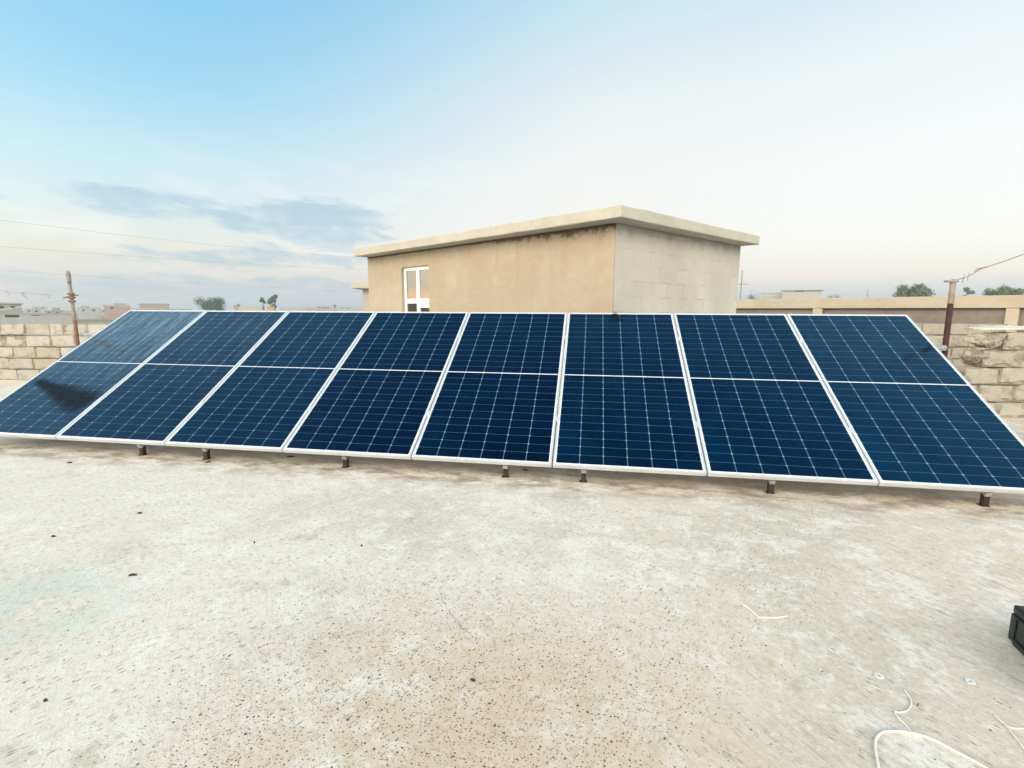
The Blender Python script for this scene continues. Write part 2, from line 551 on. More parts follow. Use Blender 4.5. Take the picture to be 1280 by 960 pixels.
M['smear'] = mat('dried_dark_smear', reflection_f)  # dark mirrored patch put into the colour of a thin sheet
M['alu'] = plain('anodised_aluminium', (0.58, 0.62, 0.65), (0.65, 0.68, 0.70), 4, 0.42, 0.35, 0.05, 0.001)
M['galv'] = plain('galvanised_steel', (0.42, 0.45, 0.46), (0.58, 0.61, 0.62), 18, 0.45, 0.6, 0.1, 0.001)
M['rust'] = plain('rusty_red_paint', (0.028, 0.008, 0.009), (0.055, 0.017, 0.016), 14, 0.75, 0.0, 0.4, 0.002)
M['rust_pale'] = plain('faded_rust_paint', (0.16, 0.075, 0.05), (0.24, 0.13, 0.09), 14, 0.8, 0.0, 0.4, 0.002)
M['rust_grey'] = plain('weathered_pipe', (0.20, 0.165, 0.14), (0.31, 0.27, 0.235), 14, 0.8, 0.0, 0.4, 0.002)
M['legpaint'] = plain('primer_on_steel', (0.015, 0.007, 0.006), (0.032, 0.012, 0.010), 22, 0.7, 0.0, 0.3, 0.001)
M['upvc'] = plain('white_window_plastic', (0.78, 0.78, 0.77), (0.83, 0.83, 0.82), 3, 0.4, 0, 0.03, 0.001)
M['cable'] = plain('white_cable_sheath', (0.66, 0.645, 0.59), (0.74, 0.72, 0.67), 8, 0.5, 0, 0.05, 0.001)
M['wire'] = plain('grey_wire', (0.42, 0.39, 0.37), (0.48, 0.45, 0.43), 2, 0.6, 0, 0.0)
M['wire2'] = plain('rusty_thin_wire', (0.34, 0.25, 0.21), (0.40, 0.31, 0.27), 2, 0.7, 0, 0.0)
M['box'] = plain('black_green_plastic', (0.002, 0.006, 0.007), (0.004, 0.011, 0.011), 6, 0.42, 0, 0.08, 0.001)
M['boxgrey'] = plain('grey_plastic', (0.11, 0.13, 0.14), (0.16, 0.18, 0.19), 6, 0.4, 0, 0.08, 0.001)
M['chrome'] = plain('pale_metal', (0.62, 0.64, 0.64), (0.72, 0.73, 0.73), 12, 0.45, 0.1, 0.05, 0.0005)
M['debris'] = plain('dry_scrap', (0.02, 0.014, 0.010), (0.05, 0.03, 0.022), 60, 0.9, 0, 0.3, 0.002)
M['crack'] = plain('crack_dirt', (0.25, 0.22, 0.17), (0.36, 0.33, 0.27), 60, 0.95, 0, 0.2, 0.001)
M['paste'] = plain('dried_plaster_trace', (0.50, 0.47, 0.41), (0.64, 0.62, 0.58), 40, 0.9, 0, 0.3, 0.002)
M['dark'] = plain('dark_room', (0.010, 0.012, 0.012), (0.02, 0.02, 0.02), 5, 0.8, 0, 0.0)
M['slab'] = plain('roof_slab_concrete', (0.40, 0.385, 0.325), (0.46, 0.445, 0.385), 2.2, 0.9, 0, 0.35, 0.006)
M['cream'] = plain('cream_render', (0.42, 0.36, 0.275), (0.48, 0.42, 0.325), 1.6, 0.92, 0, 0.3, 0.006)
M['recess'] = plain('brown_grey_render', (0.20, 0.17, 0.15), (0.26, 0.23, 0.20), 1.2, 0.92, 0, 0.3, 0.006)
M['trunk'] = plain('bark', (0.09, 0.07, 0.05), (0.14, 0.11, 0.08), 9, 0.95, 0, 0.5, 0.01)


def glass_f(q, b, P):
    q.put(b.inputs['Base Color'], (0.33, 0.345, 0.35))
    b.inputs['Metallic'].default_value = 0.75
    q.put(b.inputs['Roughness'], q.ss(q.noise(P, 12, 3, 0.6), 0.3, 0.7, 0.03, 0.09))
    bump(q, b, q.noise(P, 5, 2, 0.5), 0.04, 0.004)


M['glass'] = mat('mirror_tint_glass', glass_f)
M['darkglass'] = plain('dark_lower_glass', (0.006, 0.008, 0.009), (0.012, 0.014, 0.014), 4, 0.35, 0, 0.02)


def block_f(c1, c2, c3):
    def fn(q, b, P):
        g = q.new('ShaderNodeNewGeometry')
        rr = g.outputs['Random Per Island']
        c = q.ramp(rr, [(0, (*c1, 1)), (0.45, (*c2, 1)), (0.75, (*c3, 1)), (1, (*c1, 1))])
        f = q.noise(P, 7, 6, 0.65)
        f2 = q.noise(P, 60, 4, 0.7)
        f3 = q.noise(q.map(P, loc=(3, 7, 1)), 2.2, 4, 0.6)
        c = q.mix(q.m('MULTIPLY', q.ss(f, 0.48, 0.70), 0.65), c, (0.22, 0.19, 0.14))
        c = q.mix(q.m('MULTIPLY', q.ss(f3, 0.48, 0.66), 0.45), c, (0.50, 0.475, 0.42))
        c = q.mix(q.m('MULTIPLY', q.ss(f2, 0.5, 0.75), 0.35), c, (0.24, 0.20, 0.15))
        q.put(b.inputs['Base Color'], c)
        b.inputs['Roughness'].default_value = 0.95
        b.inputs['Specular IOR Level'].default_value = 0.2
        bump(q, b, q.m('ADD', f, q.m('MULTIPLY', f2, 1.1)), 0.8, 0.014)
    return fn


M['blocks'] = mat('concrete_blocks', block_f((0.37, 0.355, 0.315), (0.43, 0.42, 0.385), (0.38, 0.34, 0.265)))
M['blocks_warm'] = mat('worn_warm_blocks', block_f((0.36, 0.335, 0.285), (0.42, 0.40, 0.355), (0.37, 0.335, 0.275)))
M['rubble'] = plain('crumbled_mortar', (0.20, 0.175, 0.14), (0.42, 0.385, 0.32), 7, 0.97, 0, 0.7, 0.02, 8)
M['mortar'] = plain('mortar', (0.19, 0.165, 0.13), (0.36, 0.33, 0.27), 9, 0.97, 0, 0.6, 0.012)

# house frame ----------------------------------------------------------------
HA = Vector((1.71, 3.45, 0)); HB = Vector((-3.75, 7.25, 0)); HC = Vector((4.11, 6.19, 0))
HU = (HB - HA).normalized(); HV = (HC - HA).normalized()
LU = (HB - HA).length; LV = (HC - HA).length
HT = 2.55


def plaster_f(q, b, P):
    sx = q.new('ShaderNodeSeparateXYZ')
    q.put(sx.inputs[0], P)
    s = q.vm('DOT_PRODUCT', P, tuple(HU))
    z = sx.outputs[2]
    n1 = q.noise(P, 1.1, 5, 0.6)
    n2 = q.noise(P, 5, 6, 0.7)
    n3 = q.noise(P, 45, 4, 0.7)
    c = q.mix(q.ss(n1, 0.38, 0.65), (0.365, 0.312, 0.238), (0.40, 0.355, 0.28))
    c = q.mix(q.m('MULTIPLY', q.ss(n2, 0.48, 0.70), 0.50), c, (0.34, 0.29, 0.215))
    c = q.mix(q.m('MULTIPLY', q.ss(q.noise(q.map(P, loc=(4, 4, 1), scale=(1, 1, 1.6)), 2.2, 6, 0.7), 0.52, 0.68), 0.40), c, (0.47, 0.42, 0.33))
    drp = q.noise(q.map(P, scale=(7, 7, 0.5)), 1.0, 5, 0.7)
    c = q.mix(q.m('MULTIPLY', q.ss(drp, 0.52, 0.72), q.ss(z, 1.2, 2.5, 0.05, 0.32)), c, (0.27, 0.21, 0.15))
    c = q.mix(q.m('MULTIPLY', q.ss(n3, 0.5, 0.75), 0.18), c, (0.36, 0.27, 0.17))
    # soot and damp line that hangs from the eave near the corner
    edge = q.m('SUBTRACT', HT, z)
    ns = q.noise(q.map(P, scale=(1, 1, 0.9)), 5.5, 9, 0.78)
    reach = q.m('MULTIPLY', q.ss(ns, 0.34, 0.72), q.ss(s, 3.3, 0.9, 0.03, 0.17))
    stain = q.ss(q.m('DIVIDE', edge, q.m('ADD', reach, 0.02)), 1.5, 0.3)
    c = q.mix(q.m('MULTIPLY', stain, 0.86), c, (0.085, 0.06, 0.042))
    q.put(b.inputs['Base Color'], c)
    b.inputs['Roughness'].default_value = 0.93
    b.inputs['Specular IOR Level'].default_value = 0.2
    bump(q, b, q.m('ADD', n2, q.m('MULTIPLY', n3, 0.4)), 0.35, 0.008)


def sidewall_f(q, b, P):
    s = q.vm('DOT_PRODUCT', P, tuple(HV))
    sx = q.new('ShaderNodeSeparateXYZ')
    q.put(sx.inputs[0], P)
    z = sx.outputs[2]
    cv_ = q.new('ShaderNodeCombineXYZ')
    wob = q.noise(P, 3, 3, 0.6)
    q.put(cv_.inputs[0], q.m('ADD', s, q.m('MULTIPLY', wob, 0.05)))
    q.put(cv_.inputs[1], q.m('ADD', z, q.m('MULTIPLY', wob, 0.04)))
    br = q.new('ShaderNodeTexBrick')
    q.put(br.inputs['Vector'], cv_.outputs[0])
    br.inputs['Color1'].default_value = (0, 0, 0, 1)
    br.inputs['Color2'].default_value = (0.5, 0.5, 0.5, 1)
    br.inputs['Mortar'].default_value = (1, 1, 1, 1)
    br.inputs['Scale'].default_value = 1.0
    br.inputs['Mortar Size'].default_value = 0.012
    br.inputs['Mortar Smooth'].default_value = 0.6
    br.inputs['Brick Width'].default_value = 0.45
    br.inputs['Row Height'].default_value = 0.225
    n1 = q.noise(P, 1.3, 5, 0.6)
    n2 = q.noise(P, 6, 6, 0.7)
    n3 = q.noise(P, 50, 4, 0.7)
    c = q.mix(q.ss(n1, 0.38, 0.65), (0.43, 0.425, 0.385), (0.495, 0.49, 0.45))
    c = q.mix(q.m('MULTIPLY', q.m('MULTIPLY', br.outputs['Color'], q.ss(q.noise(P, 2.6, 4, 0.6), 0.44, 0.66)), 0.60), c, (0.27, 0.245, 0.19))
    c = q.mix(q.m('MULTIPLY', q.ss(n2, 0.5, 0.75), 0.35), c, (0.38, 0.345, 0.27))
    c = q.mix(q.m('MULTIPLY', q.ss(n3, 0.55, 0.78), 0.2), c, (0.3, 0.26, 0.2))
    edge = q.m('SUBTRACT', HT, z)
    reach = q.m('MULTIPLY', q.ss(q.noise(P, 4.2, 6, 0.7), 0.34, 0.72), 0.26)
    stain = q.ss(q.m('DIVIDE', edge, q.m('ADD', reach, 0.01)), 1.2, 0.3)
    c = q.mix(q.m('MULTIPLY', stain, 0.26), c, (0.20, 0.17, 0.13))
    q.put(b.inputs['Base Color'], c)
    b.inputs['Roughness'].default_value = 0.93
    b.inputs['Specular IOR Level'].default_value = 0.2
    bump(q, b, q.m('SUBTRACT', q.m('ADD', n2, q.m('MULTIPLY', n3, 0.4)), q.m('MULTIPLY', br.outputs['Color'], 0.25)), 0.4, 0.01)


def leaf_f(c1, c2):
    def fn(q, b, P):
        g = q.new('ShaderNodeNewGeometry')
        c = q.mix(g.outputs['Random Per Island'], c1, c2)
        c = q.mix(q.ss(q.noise(P, 0.9, 3, 0.6), 0.4, 0.65), c, q.mix(0.55, c, c2))
        q.put(b.inputs['Base Color'], c)
        b.inputs['Roughness'].default_value = 0.7
    return fn


M['leaf'] = mat('dusty_leaves', leaf_f((0.055, 0.10, 0.05), (0.11, 0.165, 0.085)))
M['leaf2'] = mat('dark_leaves', leaf_f((0.032, 0.065, 0.035), (0.07, 0.115, 0.06)))

# ================================================================== SETTING
# terrain and the roof terrace
mb = MB()
mb.poly([(-1500, -1500, 0), (1500, -1500, 0), (1500, 1500, 0), (-1500, 1500, 0)], [(0, 1, 2, 3)])
mb.build('ground', M['terrain'], loc=(0, 0, -3.8), kind='structure')
mb = MB()
mb.box((-14, -9, -0.35), (8.6, 12.5, 0))
mb.build('rooftop_floor', M['floor'], kind='structure')

# crack in the floor and a dried plaster ring (marks on the floor itself)
rng = random.Random(4)


def strip(name, pts, w, material, z, parent):
    m_ = MB()
    L_, R_ = [], []
    for i, p in enumerate(pts):
        t = (pts[min(i + 1, len(pts) - 1)] - pts[max(i - 1, 0)]).normalized()
        s_ = Vector((-t.y, t.x, 0))
        ww = w * (0.35 + rng.random()) * min(1, 0.35 + 2.5 * min(i, len(pts) - 1 - i) / len(pts))
        L_.append(Vector((p.x, p.y, z)) + s_ * ww / 2)
        R_.append(Vector((p.x, p.y, z)) - s_ * ww / 2)
    k_ = len(pts)
    m_.poly(L_ + R_, [(i, i + 1, k_ + i + 1, k_ + i) for i in range(k_ - 1)])
    return m_.build(name, material, parent)


floor_o = bpy.data.objects['rooftop_floor']
strip('crack', [p + Vector((rng.gauss(0, .004), rng.gauss(0, .004), 0)) for p in catmull([pz(548, 736), pz(556, 757), pz(570, 774), pz(578, 786), pz(597, 799)], 7)], 0.0032, M['crack'], 0.0015, floor_o)
for ring in ([(484, 648), (497, 652), (512, 650), (526, 646), (537, 650), (530, 657), (516, 655), (505, 650)],
             [(822, 742), (827, 736), (829, 745)]):
    strip('plaster_trace', catmull([pz(*q_) for q_ in ring], 6), 0.016, M['paste'], 0.0018, floor_o)


# ---------------------------------------------------------------- the roof house
def HP(s, t, z=0.0):
    return HU * s + HV * t + Vector((0, 0, z))


M['plaster'] = mat('tan_plaster', plaster_f)
M['sidewall'] = mat('cement_washed_blockwork', sidewall_f)
house = empty('roof_house', HA, 'flat-roofed house on the roof with tan plastered front and grey block side wall', 'house')
fn = Vector((HU.y, -HU.x, 0))
if fn.dot(CAM - HA) < 0:
    fn = -fn
wl, wr = pplane(501.5, 335, HA, fn), pplane(535.5, 332, HA, fn)
ws0, ws1 = (wr - HA).dot(HU), (wl - HA).dot(HU)
wz1 = pplane(518, 333, HA, fn).z
wz0 = wz1 - 1.42
wzt = pplane(518, 374.5, HA, fn).z              # transom
TH = 0.2


def wallgrid(mb, ss, zs, t0, t1, hole):
    for i in range(len(ss) - 1):
        for j in range(len(zs) - 1):
            if (i, j) != hole:
                mb.box((ss[i], t0, zs[j]), (ss[i + 1], t1, zs[j + 1]), lambda p: HP(p.x, p.y, p.z))


def dedupe(mb):
    bmesh.ops.remove_doubles(mb.bm, verts=mb.bm.verts, dist=1e-5)
    seen = {}
    for f in mb.bm.faces:
        seen.setdefault(frozenset(v.index for v in f.verts), []).append(f)
    mb.bm.verts.index_update()
    seen = {}
    for f in list(mb.bm.faces):
        seen.setdefault(frozenset(v.index for v in f.verts), []).append(f)
    kill = [f for fs in seen.values() if len(fs) > 1 for f in fs]
    bmesh.ops.delete(mb.bm, geom=kill, context='FACES_ONLY')


mb = MB()
wallgrid(mb, [TH, ws0, ws1, LU], [0.0, wz0, wz1, HT], 0, TH, (1, 1))
dedupe(mb)
mb.box((0, 0, 0), (TH, 0.022, HT), lambda p: HP(p.x, p.y, p.z))
fw = mb.build('plastered_wall', M['plaster'], house)
mb = MB()
mb.box((0, 0.022, 0), (TH, LV, HT), lambda p: HP(p.x, p.y, p.z))
mb.build('block_side_wall', M['sidewall'], house)
mb = MB()
mb.box((TH, LV - TH, 0), (LU, LV, HT), lambda p: HP(p.x, p.y, p.z))
mb.box((LU - TH, TH, 0), (LU, LV - TH - 0.001, HT), lambda p: HP(p.x, p.y, p.z))
mb.build('rear_wall', M['sidewall'], house)
# roof slab with its overhang, slightly uneven edge
mb = MB()
OV = 0.19
T0, T1 = HT + 0.002, HT + 0.158
nS, nT = 26, 14
rng = random.Random(8)
rim = []
S0, S1, Q0, Q1 = -0.31, LU + 0.03, -0.31, LV + 0.03
ax = [(S0 + (S1 - S0) * i / nS, Q0) for i in range(nS)] + [(S1, Q0 + (Q1 - Q0) * i / nT) for i in range(nT)] + \
     [(S1 - (S1 - S0) * i / nS, Q1) for i in range(nS)] + [(S0, Q1 - (Q1 - Q0) * i / nT) for i in range(nT)]
lo_, hi_ = [], []
for s_, t_ in ax:
    j = rng.gauss(0, 0.004)
    lo_.append(HP(s_ + j, t_ + j, T0 + abs(rng.gauss(0, 0.003))))
    hi_.append(HP(s_ + j + rng.gauss(0, .003), t_ + j, T1 + rng.gauss(0, 0.004)))
k_ = len(ax)
mb.poly(lo_ + hi_, [(i, (i + 1) % k_, k_ + (i + 1) % k_, k_ + i) for i in range(k_)] + [tuple(range(k_))[::-1], tuple(range(k_, 2 * k_))])
mb.build('roof', M['slab'], house, bevel=0.012)
# window: white double-leaf frame set back in its opening
wempty = None
win = MB()
FT0, FT1 = 0.055, 0.115
fwid = 0.075


def hb(mb, s0, s1, z0, z1, t0=FT0, t1=FT1):
    mb.box((s0, t0, z0), (s1, t1, z1), lambda p: HP(p.x, p.y, p.z))


smid = (ws0 + ws1) / 2 - 0.02
g_ = 0.003
hb(win, ws0 + g_, ws0 + fwid, wz0 + g_, wz1 - g_)
hb(win, ws1 - fwid, ws1 - g_, wz0 + g_, wz1 - g_)
for (a, b_) in ((wz1 - fwid, wz1 - g_), (wzt - 0.08, wzt + 0.02), (wz0 + g_, wz0 + fwid)):
    hb(win, ws0 + fwid + 0.001, ws1 - fwid - 0.001, a, b_)
hb(win, smid - 0.05, smid + 0.05, wzt + 0.021, wz1 - fwid - 0.001)
hb(win, smid - 0.05, smid + 0.05, wz0 + fwid + 0.001, wzt - 0.081)
wf = win.build('window', M['upvc'], house, bevel=0.006)
for (a, b_) in ((ws0 + fwid, smid - 0.05), (smid + 0.05, ws1 - fwid)):
    mb = MB()
    hb(mb, a + .001, b_ - .001, wzt + 0.022, wz1 - fwid - .001, 0.078, 0.086)
    mb.build('pane', M['glass'], wf)
    mb = MB()
    hb(mb, a + .001, b_ - .001, wz0 + fwid + .001, wzt - 0.082, 0.088, 0.096)
    mb.build('pane', M['darkglass'], wf)
# darker sub-frame of the right lower leaf
mb = MB()
hb(mb, ws0 + fwid + .002, smid - 0.052, wzt - 0.17, wzt - 0.083, 0.052, 0.084)
mb.build('sash', M['upvc'], wf, bevel=0.004)
mb = MB()
hb(mb, ws0 - 0.03, ws1 + 0.03, wz0 - 0.05, wz0 - 0.004, -0.05, 0.06)
mb.build('sill', M['slab'], wf, bevel=0.006)

# second small house behind on the left
H2 = px(453, 361, 19.0)
z2 = H2.z
h2 = empty('distant_roof_house', (H2.x, H2.y, -3.8), 'small plastered house with overhanging slab just left behind the tan house', 'house')
mb = MB()
mb.box((0, 0, 0), (4.6, 4.0, z2 + 3.8))
mb.build('wall', M['sidewall'], h2)
mb = MB()
mb.box((-0.32, -0.3, z2 + 3.802), (4.9, 4.3, z2 + 4.05))
mb.build('roof', M['slab'], h2, bevel=0.02)
h2.rotation_euler = (0, 0, R(12))


# ---------------------------------------------------------------- block walls
def block_wall(name, p, qv, courses, bh, bl, th, material, label, seed, jit=0.006, broken=None, rough=1.0):
    p, qv = Vector(p), Vector(qv)
    rng = random.Random(seed)
    u = (qv - p).normalized()
    v = Vector((-u.y, u.x, 0))
    L_ = (qv - p).length
    t = empty(name, p, label, 'wall')
    T = lambda q_: u * q_.x + v * q_.y + Vector((0, 0, q_.z))
    blk, mor = MB(), MB()
    jt = 0.014
    for r_ in range(courses):
        z0 = r_ * (bh + jt) + 0.004
        x = -bl * (0.5 if r_ % 2 else 0.0) - rng.random() * 0.08
        seg0 = None
        while x < L_:
            ln = bl * rng.choice((1, 1, 1, 1, 0.93, 1.05, 0.55))
            a, b_ = max(x, 0), min(x + ln - jt, L_)
            gone = (broken and broken(r_, (a + b_) / 2, rng))
            if b_ - a > 0.06 and not gone:
                jy = rng.gauss(0, jit)
                c_ = rng.gauss(0, 0.004)
                vs = blk.box((a, jy, z0 + c_), (b_, th + jy, z0 + bh + c_ * 0.5), T)
                for vv in vs:
                    vv.co += Vector((rng.gauss(0, .005), rng.gauss(0, .005), rng.gauss(0, .004)))
                mor.box((a - 0.001, 0.02, z0 - jt * 0.9), (min(b_ + jt + .001, L_), th - 0.02, z0 + bh * 0.93), T)
            x += ln
    mor.build('mortar', M['mortar'], t)
    # chip and roughen every block
    bmesh.ops.subdivide_edges(blk.bm, edges=blk.bm.edges[:], cuts=4, use_grid_fill=True)
    blk.bm.normal_update()
    for vv in blk.bm.verts:
        corner = 1.0 - max(abs(f_.normal.dot(vv.normal)) for f_ in vv.link_faces)
        n_ = mnoise.fractal(vv.co * 7.0 + Vector((seed, 0, 0)), 1.0, 2.0, 4)
        c_ = mnoise.noise(vv.co * 11.0 + Vector((0, seed, 3)))
        vv.co -= vv.normal * (0.006 * rough * (n_ + 0.6) + (0.030 * rough * max(0.0, c_ + 0.15) + 0.003) * min(1, corner * 4))
    ob_ = blk.build('blockwork', material, t)
    m_ = ob_.modifiers.new('subsurf', 'SUBSURF')
    m_.levels = m_.render_levels = 1
    m_.subdivision_type = 'SIMPLE'
    return t


ldir = Vector((RGT.x, RGT.y, 0)).normalized()
lp = Vector((-9.51, 3.79, 0))
block_wall('block_wall', lp - ldir * 4.2, lp + ldir * 5.2, 5, 0.199, 0.455, 0.2, M['blocks'],
           'low grey block wall running along the far left of the roof', 3)
def broken(r_, s_, rng_):
    return s_ < (0.06, 0.02, 0.10, 0.36, 0.62)[r_]


def depth_pt(x, dep):
    v = FWD + RGT * ((x - 640) / FPX)
    q_ = CAM + v * dep
    return Vector((q_.x, q_.y, 0))


rd = ldir.copy()
rs = depth_pt(1206, 6.25)
block_wall('worn_block_wall', rs, rs + rd * 4.0, 5, 0.211, 0.47, 0.22, M['blocks_warm'],
           'worn sandy block wall stub at the right edge with a crumbled end', 12, jit=0.014, broken=broken, rough=2.0)
fs_ = depth_pt(985, 9.7)
block_wall('block_wall', fs_, fs_ + rd * 7.0, 5, 0.217, 0.46, 0.2, M['blocks_warm'],
           'pale block wall behind the rusty red post, in front of the cream parapet', 15, jit=0.008)


# rubble: mortar lump and pale broken slab resting on the gap in the right wall
def lump(name, loc, size, seed, material, label, cat, rz=0, sub=5):
    rng = random.Random(seed)
    bm = bmesh.new()
    bmesh.ops.create_icosphere(bm, subdivisions=sub, radius=1.0)
    offs = [Vector((rng.gauss(0, 1), rng.gauss(0, 1), rng.gauss(0, 1))).normalized() for _ in range(16)]
    cut = [0.62 + 0.3 * rng.random() for _ in offs]
    for v in bm.verts:
        for o_, c_ in zip(offs, cut):
            d_ = v.co.dot(o_)
            if d_ > c_:
                v.co -= o_ * (d_ - c_)
        v.co = Vector((v.co.x * size[0], v.co.y * size[1], v.co.z * size[2]))
    for v in bm.verts:
        v.co *= 1.0 + 0.16 * mnoise.fractal(v.co * 16.0 + Vector((seed, 2, 5)), 0.9, 2.0, 5)
    zmin = min(v.co.z for v in bm.verts)
    for v in bm.verts:
        v.co.z -= zmin
    me = bpy.data.meshes.new(name)
    bm.to_mesh(me)
    bm.free()
    me.materials.append(material)
    o = bpy.data.objects.new(name, me)
    o.location = loc
    o.rotation_euler = (0, 0, rz)
    link(o)
    return tag(o, label, cat)


ang = math.atan2(rd.y, rd.x)
wn_ = Vector((-rd.y, rd.x, 0))
wtop = 0.004 + 5 * 0.225
for (ds, z0, sx_, sz_, sd, lab) in ((0.30, 0.004 + 4 * 0.225, 0.33, 0.115, 5, 'largest rough mortar lump, topmost on the crumbled end of the right wall'),
                                   (0.16, 0.004 + 3 * 0.225, 0.20, 0.115, 6, 'smaller mortar lump under the largest one on the crumbled wall end')):
    o = lump('rubble_lump', rs + rd * ds + wn_ * 0.10 + Vector((0, 0, z0 - 0.008)), (sx_, 0.13, sz_), sd, M['rubble'], lab, 'rubble', ang)
    o['group'] = 'mortar lumps on the right wall'
rng = random.Random(31)
mb = MB()
T = lambda q_: Vector(q_) + Vector((rng.gauss(0, .012), rng.gauss(0, .006), rng.gauss(0, .004)))
mb.poly([T(q_) for q_ in ((-.40, -.12, 0), (.32, -.15, 0.01), (.66, -.05, 0.02), (.60, .13, .01), (.1, .15, 0), (-.44, .08, 0),
                          (-.38, -.11, .02), (.30, -.14, .035), (.62, -.05, .045), (.57, .12, .05), (.1, .14, .04), (-.42, .07, .015))],
        [(0, 5, 4, 3, 2, 1), (6, 7, 8, 9, 10, 11), (0, 1, 7, 6), (1, 2, 8, 7), (2, 3, 9, 8), (3, 4, 10, 9), (4, 5, 11, 10), (5, 0, 6, 11)])
bs = mb.build('broken_slab', M['paste'], loc=rs + rd * 0.50 + wn_ * 0.1 + Vector((0, 0, wtop + 0.012)), bevel=0.008)
bs.rotation_euler = (R(1.5), R(0.6), ang)
tag(bs, 'pale broken concrete slab lying on top of the right wall stub', 'slab')

# neighbour's parapet behind: coping, pillars, sunk brown panels
na, nb = px(924, 375, 15.6), px(1280, 368, 13.6)
na.z = nb.z = (px(1280, 368, 13.6).z + px(924, 375, 15.6).z) / 2
nd = (nb - na); nd.z = 0
nd.normalize()
nn = Vector((nd.y, -nd.x, 0))
if nn.dot(CAM - na) < 0:
    nn = -nn
par = empty('parapet_wall', (na.x, na.y, -3.8), "long cream neighbouring parapet with thick coping and sunk brown panels", 'wall')
ztop = na.z + 3.8
PT = lambda q_: nd * q_.x + nn * q_.y + Vector((0, 0, q_.z))
mb = MB()
mb.box((-3, -0.28, 0), (7.5, -0.12, ztop - 0.25), PT)
mb.build('sunk_panel', M['recess'], par)
mb = MB()
mb.box((-3, -0.34, ztop - 0.248), (7.5, 0.0, ztop), PT)
mb.build('coping', M['cream'], par, bevel=0.012)
for (pa, pb_) in ((1015.5, 1027), (1257, 1274)):
    s0 = (pplane(pa, 388, na, nn) - na).dot(nd)
    s1 = (pplane(pb_, 388, na, nn) - na).dot(nd)
    mb = MB()
    mb.box((s0, -0.118, 0), (s1, -0.012, ztop - 0.25), PT)
    mb.build('pillar', M['cream'], par, bevel=0.01)

# ================================================================== SOLAR ARRAY
TILT = 0.5377
BASEZ = 0.16                                    # glass height at the low edge
PITCH_W = 1.154
ct, st_ = math.cos(TILT), math.sin(TILT)


def arr(x, t, n_=0.0):
    """point on the array plane: along the row, up the slope, out of the glass"""
    return Vector((x, t * ct - n_ * st_, BASEZ + t * st_ + n_ * ct))


def make_panel():
    root = bpy.data.objects.new('solar_panel', None)
    root.empty_display_size = 0.1
    link(root)
    w, d_ = PW / 2, 0.035
    lip, top = 0.0145, 0.002
    m_ = MB()
    prof = None
    # frame: four channel bars with mitred look, the lip stands just proud of the glass
    m_.box((-w, 0, -d_), (w, lip, top))
    m_.box((-w, PL - lip, -d_), (w, PL, top))
    m_.box((-w, lip + .0005, -d_), (-w + lip, PL - lip - .0005, top))
    m_.box((w - lip, lip + .0005, -d_), (w, PL - lip - .0005, top))
    m_.build('frame', M['alu'], root, bevel=0.0015)
    m_ = MB()
    m_.box((-w + lip + .0004, lip + .0004, -0.006), (w - lip - .0004, PL - lip - .0004, -0.001))
    m_.build('glass_cell_sheet', M['cells'], root)
    m_ = MB()
    m_.box((-0.05, PL / 2 - 0.09, -0.03), (0.05, PL / 2 + 0.09, -0.0065))
    m_.build('junction_box', M['box'], root, bevel=0.004)
    return root


plabels = [
    'leftmost solar panel, its lower half crossed by a dark smear',
    'solar panel second from the left end, beside the dark-smeared panel',
    'third solar panel from the left, just left of the house window side',
    'solar panel whose top edge lies under the white window',
    'solar panel fifth from the left, below the tan plastered wall',
    'solar panel with a black spot at its top edge, below the house corner',
    'second solar panel from the right, below the end of the grey side wall',
    'rightmost solar panel, nearest the worn block wall and rusty red post']
proto = make_panel()
panels = []
for i in range(8):
    if i == 0:
        r_ = proto
    else:
        r_ = proto.copy()
        COL.objects.link(r_)
        for ch in list(proto.children):
            c_ = ch.copy()
            COL.objects.link(c_)
            c_.parent = r_
    r_.location = arr((i - 3.5) * PITCH_W, 0)
    r_.rotation_euler = (TILT, 0, 0)
    for ch in r_.children:
        if ch.name.startswith('glass'):
            ch['tint'] = (0.36, 0.16, 0.28, 0.0, 0.16, 0.44, 0.52, 0.85)[i]
            ch['dusty'] = (0.34, 0.075, 0.018, 0.0, 0.0, 0.004, 0.004, 0.020)[i]  # painted sky haze, strongest on the leftmost panel
    tag(r_, plabels[i], 'solar panel', 'solar panels in one tilted row')
    panels.append(r_)


def reflection(parent, x, y, sx_, sy_, rz):
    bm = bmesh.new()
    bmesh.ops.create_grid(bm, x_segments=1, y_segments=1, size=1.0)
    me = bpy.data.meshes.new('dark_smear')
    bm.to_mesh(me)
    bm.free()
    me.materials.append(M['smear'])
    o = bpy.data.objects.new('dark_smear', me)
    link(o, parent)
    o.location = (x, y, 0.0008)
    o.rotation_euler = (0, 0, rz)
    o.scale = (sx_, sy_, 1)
    return o


